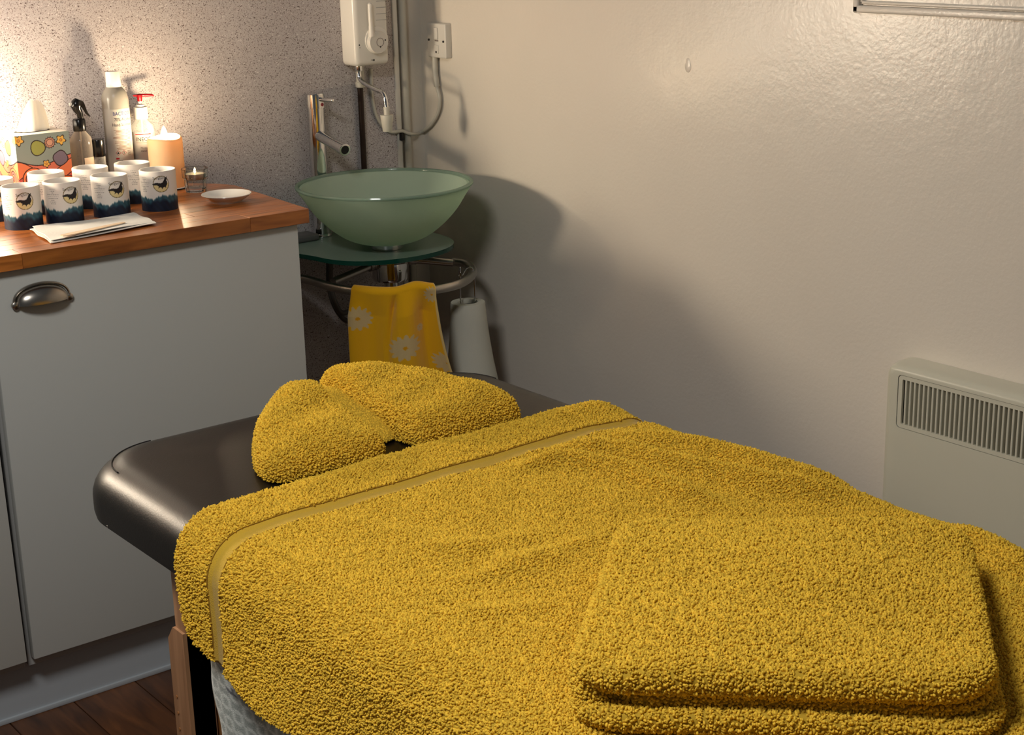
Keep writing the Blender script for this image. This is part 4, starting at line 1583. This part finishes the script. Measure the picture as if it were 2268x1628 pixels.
G0, G1 = gy0 + 0.012, 1.05         # grille opening along y
rings = []
for (xx, ins, iz, r) in ((XR - .001, -0.026, 0.0, 0.040), (XR - 0.030, -0.020, 0.0, 0.036), (HX + 0.016, -0.010, 0.0, 0.028), (HX + 0.006, -0.002, 0.002, 0.022), (HX + 0.0012, 0.004, 0.006, 0.018), (HX, 0.010, 0.011, 0.014)):
    rings.append([(xx, y_, z_) for (y_, z_) in rrect(hyR + ins, hyL - ins, hzB + ins, hzT - iz, r)])
vs, fs = loft(rings, True, False)
mb = MB().add(vs, fs)
# front face with an opening for the grille: join the outer ring to the opening ring
gring = [(HX, y_, z_) for (y_, z_) in rrect(G1, G0, grB - 0.008, grT + 0.008, 0.008)]
base = len(rings[0]) * (len(rings) - 1)
n = len(gring)
mb.v += gring
g0i = len(mb.v) - n
mb.f += [(base + k, base + (k + 1) % n, g0i + (k + 1) % n, g0i + k) for k in range(n)]
mb.v += [(HX + 0.003, p[1], p[2]) for p in gring]
mb.f += [(g0i + k, g0i + (k + 1) % n, g0i + n + (k + 1) % n, g0i + n + k) for k in range(n)]
body = mb.build('casing', M['heater_cream'], ph, True, og)
# grille: rim plate + slats, dark inside
gp = thing('x', '', '') if False else None
rimo = [(HX + 0.001, y_, z_) for (y_, z_) in rrect(G1 + .001, G0 - .001, grB - 0.0072, grT + 0.0072, 0.0075)]
rimi = [(HX + 0.001, y_, z_) for (y_, z_) in rrect(G1 + .006, gy0 + pitch * .30, grB, grT, 0.0015)]
rimb = [(HX + 0.006, p[1], p[2]) for p in rimi]
vs, fs = loft([rimo, rimi, rimb], False, False)
gr_ = MB().add(vs, fs).build('grille', M['heater_cream'], ph, True, og)
MB().box((HX + 0.02, G1, grB - .006), (HX + 0.022, G0, grT + .006)).build('inside', M['slot'], ph, False, og)
yy = gy0 - pitch * 0.5
sme = None
k = 0
while yy > G1 + 0.008:
    if sme is None:
        sm = MB().box((HX + 0.0008, -pitch * 0.22, grB - .001), (HX + 0.010, pitch * 0.22, grT + .001), pitch * .08, 1)
        v = np.array(sm.v) - np.array((XR, 0, hzB))
        sme = new_mesh('slat', v, sm.f, M['heater_cream'], False)
    link('slat', sme, gr_, (0, yy - hyL, 0))
    yy -= pitch
    k += 1

# ------------------------------------------------------------------ massage table
TX0, TX1, TY0, TY1 = 0.790, 1.512, 0.20, 2.080
TZ = 0.700
tab = thing('massage_table', 'dark brown vinyl massage table with wooden legs', 'massage table', ((TX0 + TX1) / 2, (TY0 + TY1) / 2, 0))
og = ((TX0 + TX1) / 2, (TY0 + TY1) / 2, 0)


def tring(ins, z, R0=0.125, n=14):
    r = max(0.02, R0 - ins)
    return [(x_, y_, z) for (x_, y_) in rrect(TX0 + ins, TX1 - ins, TY0 + ins, TY1 - ins, r, n)]


rings = [tring(0.012, 0.615), tring(0.002, 0.620), tring(0.0, 0.630), tring(0.0, 0.648)]
for k in range(1, 10):
    a = math.pi / 2 * k / 9
    rings.append(tring(0.062 * (1 - math.cos(a)), 0.648 + 0.050 * math.sin(a)))
rings.append(tring(0.10, TZ - 0.0005)); rings.append(tring(0.20, TZ)); rings.append(tring(0.30, TZ))
vs, fs = loft(rings)
MB().add(vs, fs).build('padded_top', M['vinyl'], tab, True, og)
# seam round the two head corners
rg = tring(0.030, 0.648 + 0.0435)
n = len(rg)
for s in (0, 1):
    arc = rg[s * 15:(s + 1) * 15]
    MB().tube(arc, 0.0011, 8).build('seam', M['seam'], tab, True, og)
q = at_x(245, 1164, TX0 + 0.006)
MB().lathe([(0, -0.002), (0.003, -0.002), (0.003, 0.001), (0, 0.003)], 12, c=(TX0 + 0.004, q[1], q[2])).build('rivet', M['chrome'], tab, True, og)
# leg: upper post, thicker lower sleeve
LX = 0.822
e = at_x(410, 1400, LX)
ly0 = float(e[1])


def leg(x0, sx, y0, sy):
    """x0,y0: the leg corner nearest the outside; sx, sy: direction inwards"""
    xs = sorted((x0, x0 + sx * 0.036)); ys = sorted((y0, y0 + sy * 0.030))
    L_ = MB().box((xs[0], ys[0], 0.30), (xs[1], ys[1], 0.618), 0.002, 2).build('leg', M['legwood'], tab, True, og)
    ys2 = sorted((y0, y0 + sy * 0.047))
    zt_ = 0.507
    mb = MB()
    bm_y = ys2
    # sleeve with a chamfered shoulder
    v = []
    pr_ = [(ys[0], 0.0), (ys2[1] if sy > 0 else ys2[0], 0.0)]
    yA = y0; yB_ = y0 + sy * 0.047; yC = y0 + sy * 0.030
    pl_ = [(yA, 0.0), (yB_, 0.0), (yB_, zt_ - 0.022), (yC, zt_), (yA, zt_)]
    x0_, x1_ = xs[0] - 0.004, xs[1] - 0.001
    v = [(x0_, a, b) for a, b in pl_] + [(x1_, a, b) for a, b in pl_]
    fs_ = [tuple(range(5)), tuple(reversed(range(5, 10)))] + [(k, 5 + k, 5 + (k + 1) % 5, (k + 1) % 5) for k in range(5)]
    MB().add(v, fs_).build('leg_extension', M['legwood'], L_, False, og)
    return L_


leg(LX, 1, ly0, 1)
leg(TX1 - 0.043, -1, ly0, 1)
leg(LX, 1, 0.55, -1)
leg(TX1 - 0.043, -1, 0.55, -1)
for k in range(3):
    zz = 0.40 - 0.025 * k
    MB().tube([(LX - 0.0050, ly0 + 0.036, zz), (LX - 0.003, ly0 + 0.036, zz)], 0.0022, 10).build('peg_hole', M['bracewood'], tab, True, og)
MB().box((0.860, ly0 + 0.004, 0.12), (0.945, ly0 + 0.020, 0.617), 0.002).build('leg_brace', M['bracewood'], tab, True, og)
MB().box((0.860, ly0 + 0.010, 0.56), (TX1 - 0.08, ly0 + 0.028, 0.617), 0.002).build('end_rail', M['bracewood'], tab, True, og)

# ------------------------------------------------------------------ terry pile
def pile_group(rad, elong, tilt, name):
    ng = bpy.data.node_groups.new(name, 'GeometryNodeTree')
    ng.interface.new_socket('Geometry', in_out='INPUT', socket_type='NodeSocketGeometry')
    ng.interface.new_socket('Density', in_out='INPUT', socket_type='NodeSocketFloat')
    ng.interface.new_socket('Geometry', in_out='OUTPUT', socket_type='NodeSocketGeometry')
    N, L = ng.nodes, ng.links
    gi, go = N.new('NodeGroupInput'), N.new('NodeGroupOutput')
    at = N.new('GeometryNodeInputNamedAttribute'); at.data_type = 'FLOAT'; at.inputs['Name'].default_value = 'pile'
    mu = N.new('ShaderNodeMath'); mu.operation = 'MULTIPLY'
    L.new(at.outputs['Attribute'], mu.inputs[0]); L.new(gi.outputs['Density'], mu.inputs[1])
    ds = N.new('GeometryNodeDistributePointsOnFaces')
    L.new(gi.outputs['Geometry'], ds.inputs['Mesh']); L.new(mu.outputs[0], ds.inputs['Density'])
    ico = N.new('GeometryNodeMeshIcoSphere'); ico.inputs['Radius'].default_value = rad; ico.inputs['Subdivisions'].default_value = 1
    tf = N.new('GeometryNodeTransform'); tf.inputs['Scale'].default_value = (0.8, 0.8, elong); tf.inputs['Translation'].default_value = (0, 0, rad * elong * 0.55)
    L.new(ico.outputs['Mesh'], tf.inputs['Geometry'])
    sm = N.new('GeometryNodeSetShadeSmooth'); L.new(tf.outputs['Geometry'], sm.inputs['Geometry'])
    mt = N.new('GeometryNodeSetMaterial'); mt.inputs['Material'].default_value = M['terry']
    L.new(sm.outputs['Geometry'], mt.inputs['Geometry'])
    ip = N.new('GeometryNodeInstanceOnPoints')
    L.new(ds.outputs['Points'], ip.inputs['Points']); L.new(mt.outputs['Geometry'], ip.inputs['Instance'])
    L.new(ds.outputs['Rotation'], ip.inputs['Rotation'])
    rs = N.new('FunctionNodeRandomValue'); rs.data_type = 'FLOAT'
    rs.inputs[2].default_value = 0.65; rs.inputs[3].default_value = 1.25
    L.new(rs.outputs[1], ip.inputs['Scale'])
    rv = N.new('FunctionNodeRandomValue'); rv.data_type = 'FLOAT_VECTOR'
    rv.inputs[0].default_value = (-tilt, -tilt, -3.1); rv.inputs[1].default_value = (tilt, tilt, 3.1)
    rv.inputs['Seed'].default_value = 5
    ri = N.new('GeometryNodeRotateInstances')
    L.new(ip.outputs['Instances'], ri.inputs['Instances']); L.new(rv.outputs[0], ri.inputs['Rotation'])
    L.new(ri.outputs['Instances'], go.inputs['Geometry'])
    return ng


PG = pile_group(0.00162, 1.6, 1.0, 'terry_pile')


def add_pile(o, me, dens=110000.0, parent=None):
    p = link('terry_pile', me, parent or o)
    md = p.modifiers.new('pile', 'NODES')
    md.node_group = PG
    for it in PG.interface.items_tree:
        if it.item_type == 'SOCKET' and it.in_out == 'INPUT' and it.name == 'Density':
            md[it.identifier] = dens
    p['kind'] = 'stuff'
    return p


def set_float(me, vals, name='pile'):
    a = me.attributes.new(name, 'FLOAT', 'POINT')
    a.data.foreach_set('value', np.asarray(vals, np.float32))


# ------------------------------------------------------------------ big towel over the table
TT = 0.006            # cloth offset above the table
HEAD_Y = 1.722
Rr_ = 0.058
zc_top = TZ + TT
xl_c, xr_c = TX0 - TT + Rr_, TX1 + TT - Rr_     # centres of the rounded edges
zc_c = zc_top - Rr_
drop_r = 0.10
arcL = Rr_ * math.pi / 2
flat = xr_c - xl_c
S_tot_r = drop_r + arcL
S_left0 = S_tot_r + flat + arcL


def section(s):
    """s measured from the right hem; returns x, z, nx, nz"""
    if s < drop_r:
        return (xr_c + Rr_, zc_c - (drop_r - s), 1.0, 0.0)
    s -= drop_r
    if s < arcL:
        a = s / Rr_
        return (xr_c + Rr_ * math.cos(a), zc_c + Rr_ * math.sin(a), math.cos(a), math.sin(a))
    s -= arcL
    if s < flat:
        return (xr_c - s, zc_top, 0.0, 1.0)
    s -= flat
    if s < arcL:
        a = math.pi / 2 + s / Rr_
        return (xl_c + Rr_ * math.cos(a), zc_c + Rr_ * math.sin(a), math.cos(a), math.sin(a))
    s -= arcL
    return (xl_c - Rr_, zc_c - s, -1.0, 0.0)


LEFT_DROP = zc_c - 0.552
S_all = S_left0 + LEFT_DROP
NS, NV = 300, 330
sv = np.linspace(0, 1, NS)
ridges = [
    # pixel polyline on the cloth, height, width
    ([(1120, 1050), (1240, 1032), (1360, 1050), (1480, 1095), (1640, 1138)], 0.010, 0.017),
    ([(1190, 1008), (1350, 1012), (1520, 1050), (1720, 1090), (1960, 1118)], 0.012, 0.018),
    ([(1330, 965), (1560, 1000), (1780, 1055), (1980, 1085)], 0.008, 0.020),
    ([(880, 1222), (1010, 1222), (1090, 1212), (1250, 1180)], 0.0022, 0.016),
    ([(980, 1300), (1150, 1265), (1300, 1235)], 0.0026, 0.014),
    ([(1060, 1262), (1200, 1240), (1340, 1195)], 0.003, 0.014),
    ([(940, 1375), (1120, 1360), (1260, 1345)], 0.0022, 0.016),
    ([(650, 1150), (900, 1190), (1080, 1240)], 0.0022, 0.025),
    ([(2110, 1160), (2200, 1215), (2300, 1290)], 0.005, 0.020),
    ([(2140, 1280), (2230, 1330), (2320, 1390)], 0.005, 0.016),
    ([(640, 1100), (760, 1060), (900, 1010)], 0.003, 0.022),
    ([(1200, 945), (1330, 905), (1420, 905)], 0.004, 0.03),
    ([(560, 1400), (700, 1470), (860, 1580)], 0.003, 0.03),
]
R_w = []
for pl_, hh, ww in ridges:
    pts = np.array([at_z(px, py, zc_top)[:2] for px, py in pl_])
    R_w.append((np.array(spline(pts, 6)), hh, ww))


def relief(x, y):
    z = np.zeros_like(x)
    for pts, hh, ww in R_w:
        best = np.full(x.shape, 1e9)
        tt = np.zeros(x.shape)
        for k in range(len(pts) - 1):
            a, b = pts[k], pts[k + 1]
            d = b - a
            L2 = d @ d + 1e-12
            t = np.clip(((x - a[0]) * d[0] + (y - a[1]) * d[1]) / L2, 0, 1)
            dd = np.hypot(x - a[0] - t * d[0], y - a[1] - t * d[1])
            m_ = dd < best
            best = np.where(m_, dd, best)
            tt = np.where(m_, (k + t) / (len(pts) - 1), tt)
        z += 1.8 * hh * np.exp(-(best / ww) ** 2) * np.clip(np.minimum(tt, 1 - tt) / 0.2, 0.1, 1)
    z += 0.0014 * np.sin(23 * x + 9 * y) * np.sin(17 * y - 5 * x) + 0.001 * np.sin(51 * x - 20 * y + 1) * np.sin(43 * y + 2)
    return z


P = np.zeros((NS, NV, 3)); Nn = np.zeros((NS, NV, 3)); D = np.zeros((NS, NV))
FOOT_Y = 0.30
for i in range(NS):
    for j in range(NV):
        d = (HEAD_Y - FOOT_Y) * (j / (NV - 1)) ** 1.15
        rc_ = 0.060
        s_end = S_all
        if d < rc_:
            s_end = S_all - rc_ + math.sqrt(max(0, rc_ ** 2 - (rc_ - d) ** 2))
        s_end += 0.008 * math.sin(9 * d + 0.2) - 0.006 * math.sin(21 * d) + 0.035 * max(0, d - 0.15)
        s = sv[i] * s_end
        x_, z_, nx_, nz_ = section(s)
        # head edge wanders a little, pulled down the side
        sl_ = max(0, (s - (S_left0 - arcL)) / 0.15)
        y_ = HEAD_Y - d + 0.006 * math.sin(6 * x_) * math.exp(-d / 0.1) - 0.016 * min(1, sl_) * math.exp(-d / 0.35) \
            - 0.015 * math.exp(-((s - S_tot_r) / 0.05) ** 2) * math.exp(-d / .1)
        P[i, j] = (x_, y_, z_); Nn[i, j] = (nx_, 0, nz_); D[i, j] = d
rel = relief(P[..., 0], P[..., 1]) * np.clip(Nn[..., 2], 0, 1)
side = np.clip(-Nn[..., 0], 0, 1)
rel += side * (0.004 + 0.008 * np.clip((zc_c - P[..., 2]) / 0.1, 0, 1) * (1 + np.sin(14 * P[..., 1] + 0.5)))
# puff of the hem strip, and the pressed-in woven band
BA, BB = 0.098, 0.128
inband = (D > BA) & (D < BB)
rel += 0.0035 * (1 - np.exp(-D / 0.008)) * (D < BA) + 0.0035 * (D >= BB)
P += Nn * rel[..., None]
faces = grid_faces(NS, NV)
org = np.array([(TX0 + TX1) / 2, 1.0, TZ])
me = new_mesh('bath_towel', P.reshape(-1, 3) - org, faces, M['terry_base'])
me.materials.append(M['band'])
fb = []
for i in range(NS - 1):
    for j in range(NV - 1):
        fb.append(1 if BA < 0.5 * (D[i, j] + D[i, j + 1]) < BB else 0)
me.polygons.foreach_set('material_index', fb)
pl_ = np.where((D > BA - 0.002) & (D < BB + 0.002), 0.0, 1.0)
pl_ = np.where(D < 0.004, 0.15, pl_)
set_float(me, pl_.reshape(-1))
bt = thing('bath_towel', 'large mustard yellow terry towel with a woven band, spread over the massage table', 'towel', tuple(org))
base_me = me
cl_ = link('cloth', me, bt)
sol = cl_.modifiers.new('thick', 'SOLIDIFY'); sol.thickness = 0.004; sol.offset = -1
add_pile(bt, me, 155000, bt)
# stitched lines beside the band
for dd in (BA, BB):
    js = [int(np.argmin(np.abs(D[i] - dd))) for i in range(NS)]
    pts = [P[i, js[i]] + Nn[i, js[i]] * 0.0006 - org for i in range(4, NS - 4, 2)]
    MB().tube(pts, 0.0007, 6).build('stitching', M['thread'], bt)

# ------------------------------------------------------------------ honeycomb blanket hanging under the towel
bl_head = 1.655
nb, nd_ = 190, 200
PB = np.zeros((nb, nd_, 3)); HU = np.zeros((nb, nd_, 2))
z_top_b = TZ + 0.002
for i in range(nb):
    y_ = bl_head - 1.15 * i / (nb - 1) * 1.0
    for j in range(nd_):
        s = 0.52 * j / (nd_ - 1)
        # first 10 cm on top, then over the edge, then down
        if s < 0.10:
            x_, z_ = TX0 + 0.055 + 0.10 - s, z_top_b
            nx_ = 0
        elif s < 0.10 + 0.055 * math.pi / 2:
            a = (s - 0.10) / 0.055
            x_, z_ = TX0 + 0.055 - 0.0575 * math.sin(a), z_top_b - 0.055 + 0.055 * math.cos(a)
            nx_ = math.sin(a)
        else:
            dn = s - 0.10 - 0.055 * math.pi / 2
            x_, z_ = TX0 - 0.0025, z_top_b - 0.055 - dn
            nx_ = min(1, dn / 0.08)
        w = 0.010 * nx_ * math.sin(26 * (bl_head - y_) + 0.6 + 3.0 * max(0, 0.6 - z_)) * min(1, max(0, 0.64 - z_) / 0.08)
        e_ = 0.006 * math.sin(60 * s) * math.exp(-(bl_head - y_) / 0.03) * (s > 0.2) - 0.10 * max(0, s - 0.25) * math.exp(-(bl_head - y_) / 0.2)
        PB[i, j] = (x_ - w * 0.6 + (0.008 * min(1, max(0, 0.60 - z_) / 0.1)), y_ + e_, z_)
        HU[i, j] = (bl_head - y_, s)
# denser sampling near the visible head edge is not needed: colours from a hexagon lattice
hs = 0.0165
q_ = HU.reshape(-1, 2)
sx_h, sy_h = hs, hs * math.sqrt(3)


def lat(o0, o1):
    gx = np.round((q_[:, 0] - o0) / sx_h) * sx_h + o0
    gy = np.round((q_[:, 1] - o1) / sy_h) * sy_h + o1
    return gx, gy


best1 = np.full(len(q_), 9.0); best2 = np.full(len(q_), 9.0)
cands = []
for (o0, o1) in ((0, 0), (sx_h / 2, sy_h / 2)):
    gx0, gy0_ = lat(o0, o1)
    for dx in (-1, 0, 1):
        for dy in (-1, 0, 1):
            cands.append(np.hypot(q_[:, 0] - gx0 - dx * sx_h, q_[:, 1] - gy0_ - dy * sy_h))
cs = np.sort(np.stack(cands), axis=0)
edge = (cs[1] - cs[0])
hexc = np.where((edge < 0.0042)[:, None], np.array([196, 202, 196]) / 255, np.array([146, 154, 148]) / 255)
# a small bee printed below the hem: navy body, pale wings
bx0 = at_x(520, 1490, TX0)
bee_u = bl_head - float(bx0[1]); 
bee_s = 0.10 + 0.055 * math.pi / 2 + (z_top_b - 0.055 - float(bx0[2]))
du, ds = q_[:, 0] - bee_u, q_[:, 1] - bee_s
ca_, sa_ = math.cos(0.5), math.sin(0.5)
e1, e2 = du * ca_ + ds * sa_, -du * sa_ + ds * ca_
hexc[(e1 / 0.010) ** 2 + (e2 / 0.022) ** 2 < 1] = np.array([52, 58, 76]) / 255
for (a, b) in ((0.007, 0.022), (-0.004, 0.026)):
    wv = ((e1 - a) / 0.005) ** 2 + ((e2 - b) / 0.012) ** 2
    hexc[wv < 1.5] = np.array([40, 46, 60]) / 255
    hexc[wv < 0.75] = np.array([190, 194, 188]) / 255
org_b = np.array([TX0, 1.2, 0.5])
me = new_mesh('blanket', PB.reshape(-1, 3) - org_b, grid_faces(nb, nd_), M['blanket'])
set_colors(me, lin_arr(hexc))
bk = link('blanket', me, None, tuple(org_b))
sol = bk.modifiers.new('thick', 'SOLIDIFY'); sol.thickness = 0.003; sol.offset = 0
tag(bk, 'grey honeycomb patterned blanket with a bee, hanging under the yellow towel', 'blanket')


# ------------------------------------------------------------------ head towel: two plump folds meeting at a gap
def lobe(poly, z0, Hf, nring=40, npts=160, pw=2.6, c=None, wr=0.002, seed=0.0):
    out = np.array(spline(poly, 12, True))
    # resample evenly
    dl_ = np.linalg.norm(np.roll(out, -1, 0) - out, axis=1)
    cum = np.concatenate([[0], np.cumsum(dl_)])
    tt = np.linspace(0, cum[-1], npts, endpoint=False)
    ox = np.interp(tt, cum, np.append(out[:, 0], out[0, 0]))
    oy = np.interp(tt, cum, np.append(out[:, 1], out[0, 1]))
    c = np.array(c) if c is not None else np.array([ox.mean(), oy.mean()])
    vs = []
    for k in range(nring + 1):
        t = 1 - (1 - k / nring) ** 1.6 if False else math.sin(math.pi / 2 * k / nring)
        for i in range(npts):
            x = c[0] + (ox[i] - c[0]) * t
            y = c[1] + (oy[i] - c[1]) * t
            hz = Hf(x, y) * (1 - t ** pw) ** (1 / 2.0)
            hz += (1 - t ** 4) * wr * (math.sin(38 * x + 21 * y + seed) + 0.7 * math.sin(64 * y - 30 * x + seed))
            vs.append((x, y, z0 + hz))
    f = []
    for k in range(nring):
        for i in range(npts):
            i2 = (i + 1) % npts
            f.append((k * npts + i, (k + 1) * npts + i, (k + 1) * npts + i2, k * npts + i2))
    # underside
    n0 = len(vs)
    for i in range(npts):
        vs.append((c[0] + (ox[i] - c[0]) * 0.94, c[1] + (oy[i] - c[1]) * 0.94, z0 - 0.003))
    last = nring * npts
    for i in range(npts):
        i2 = (i + 1) % npts
        f.append((last + i, n0 + i, n0 + i2, last + i2))
    f.append(tuple(n0 + i for i in range(npts)))
    return vs, f


hd = thing('head_towel', 'yellow terry towel folded into a face rest at the head of the massage table', 'towel', (1.15, 1.85, TZ))
og = np.array((1.15, 1.85, TZ))


def lobe_part(name, poly, Hf, seed, z0=TZ + 0.004, pw=2.6, wr=0.002, c=None):
    vs, f = lobe(poly, z0, Hf, seed=seed, pw=pw, wr=wr, c=c)
    me = new_mesh(name, np.array(vs) - og, f, M['terry_base'])
    o = link(name, me, hd)
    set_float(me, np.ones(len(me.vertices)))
    add_pile(o, me, 170000, o)
    return o


L1 = [(0.950, 1.790), (0.958, 1.742), (1.050, 1.730), (1.110, 1.732), (1.126, 1.765), (1.134, 1.880), (1.152, 1.975), (1.128, 2.004), (1.078, 1.972), (0.996, 1.880)]
lobe_part('left_fold', L1, lambda x, y: 0.036 + 0.020 * min(1, max(0, (y - 1.72) / 0.22)), 0.0, pw=9.0, wr=0.0035, c=(1.07, 1.84))
L2 = [(1.176, 1.750), (1.196, 1.730), (1.290, 1.732), (1.355, 1.735), (1.362, 1.775), (1.338, 1.850), (1.290, 1.960), (1.232, 2.026), (1.188, 2.020), (1.176, 1.920), (1.170, 1.820)]
lobe_part('right_fold', L2, lambda x, y: 0.042 + 0.016 * min(1, max(0, (y - 1.72) / 0.2)), 2.0, pw=8.0, wr=0.0028, c=(1.245, 1.85))
L3 = [(1.135, 1.985), (1.170, 2.005), (1.185, 1.960), (1.182, 1.860), (1.172, 1.790), (1.140, 1.790), (1.132, 1.85), (1.132, 1.92)]
lobe_part('inner_fold', L3, lambda x, y: 0.012 + 0.030 * min(1, max(0, (y - 1.76) / 0.2)), 1.0, pw=5.0)

# ------------------------------------------------------------------ folded towel near the foot
A_ = np.array([1.105, 1.225]); B_ = np.array([1.372, 0.962]); C_ = np.array([0.822, 0.985])
e1v = (B_ - A_); w1 = np.linalg.norm(e1v); e1v /= w1
e2v = (C_ - A_); w2 = np.linalg.norm(e2v); e2v /= w2
fo = thing('folded_towel', 'thick mustard terry towel folded into a square on top of the spread towel', 'towel', (A_[0], A_[1], TZ + 0.012))
ogf = np.array((A_[0], A_[1], TZ + 0.012))


def slab(name, u0, u1, v0, v1, z0, z1, rc_=0.052, seed=0.0, curl=0.0, dens=170000):
    """rounded cushion-like layer; u along e1, v along e2"""
    outl = []
    n = 10
    for (cu, cv, a0) in ((u1 - rc_, v1 - rc_, 0), (u0 + rc_, v1 - rc_, 90), (u0 + rc_, v0 + rc_, 180), (u1 - rc_, v0 + rc_, 270)):
        for k in range(n + 1):
            a = math.radians(a0 + 90 * k / n)
            outl.append((cu + rc_ * math.cos(a), cv + rc_ * math.sin(a)))
    # subdivide the straights
    o2 = []
    for k in range(len(outl)):
        p, q = np.array(outl[k]), np.array(outl[(k + 1) % len(outl)])
        m_ = max(1, int(np.linalg.norm(q - p) / 0.012))
        for s in range(m_):
            o2.append(p + (q - p) * s / m_)
    outl = np.array(o2)
    c = np.array([(u0 + u1) / 2, (v0 + v1) / 2])
    zm = (z0 + z1) / 2; hh = (z1 - z0) / 2
    vs, npts = [], len(outl)
    prof = []
    for k in range(13):
        a = math.pi * k / 12 - math.pi / 2
        prof.append((hh * (1 - math.cos(a)), hh * math.sin(a)))
    for ins in (0.03, 0.06, 0.10, 0.14):
        prof.append((hh + ins, hh + 0.0025 * min(1, ins / 0.08)))
    for (ins, dz) in prof:
        for p in outl:
            d = p - c
            hu, hv = (u1 - u0) / 2, (v1 - v0) / 2
            fac = np.array([max(0.0, 1 - ins / hu), max(0.0, 1 - ins / hv)])
            q = c + d * fac
            zz = zm + dz
            if dz > 0:
                zz += 0.0022 * math.sin(19 * q[0] + 8 * q[1] + seed) + 0.0016 * math.sin(33 * q[1] - 12 * q[0] + seed * 2)
            zz += curl * max(0, (q[1] - (v1 - 0.10)) / 0.10) ** 2
            w = A_ + e1v * q[0] + e2v * q[1]
            vs.append((w[0], w[1], zz))
    f = []
    for k in range(len(prof) - 1):
        for i in range(npts):
            i2 = (i + 1) % npts
            f.append((k * npts + i, k * npts + i2, (k + 1) * npts + i2, (k + 1) * npts + i))
    f.append(tuple(range((len(prof) - 1) * npts, len(prof) * npts)))
    f.append(tuple(reversed(range(npts))))
    # outline runs anticlockwise in (u,v); e1 x e2 points down, so flip
    if e1v[0] * e2v[1] - e1v[1] * e2v[0] < 0:
        f = [q[::-1] for q in f]
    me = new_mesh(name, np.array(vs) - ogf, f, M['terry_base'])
    o = link(name, me, fo)
    set_float(me, np.ones(len(me.vertices)))
    add_pile(o, me, dens, o)
    return o


zb_ = TZ + 0.014
slab('fold_layer', -0.004, w1 + 0.012, 0.004, w2 + 0.012, zb_, zb_ + 0.020, seed=1)
slab('fold_layer', 0.02, w1 + 0.006, 0.004, w2 - 0.004, zb_ + 0.019, zb_ + 0.034, seed=2)
slab('fold_layer', -0.004, w1 + 0.004, -0.004, w2 + 0.004, zb_ + 0.033, zb_ + 0.059, seed=3)
# the turned fold at the left end, joining top and bottom layers
pts = []
for v_ in np.linspace(0.045, w2 - 0.012, 40):
    w = A_ + e1v * (0.021 + 0.002 * math.sin(30 * v_)) + e2v * v_
    pts.append((w[0] - ogf[0], w[1] - ogf[1], zb_ + 0.0265 - ogf[2]))
mb = MB().tube(pts, [0.0262 * min(1.0, 0.45 + 0.55 * min(k, 39 - k) / 3) for k in range(40)], 28)
me = new_mesh('turned_fold', mb.v, mb.f, M['terry_base'])
set_float(me, np.ones(len(me.vertices)))
tf_ = link('turned_fold', me, fo)
add_pile(tf_, me, 170000, tf_)
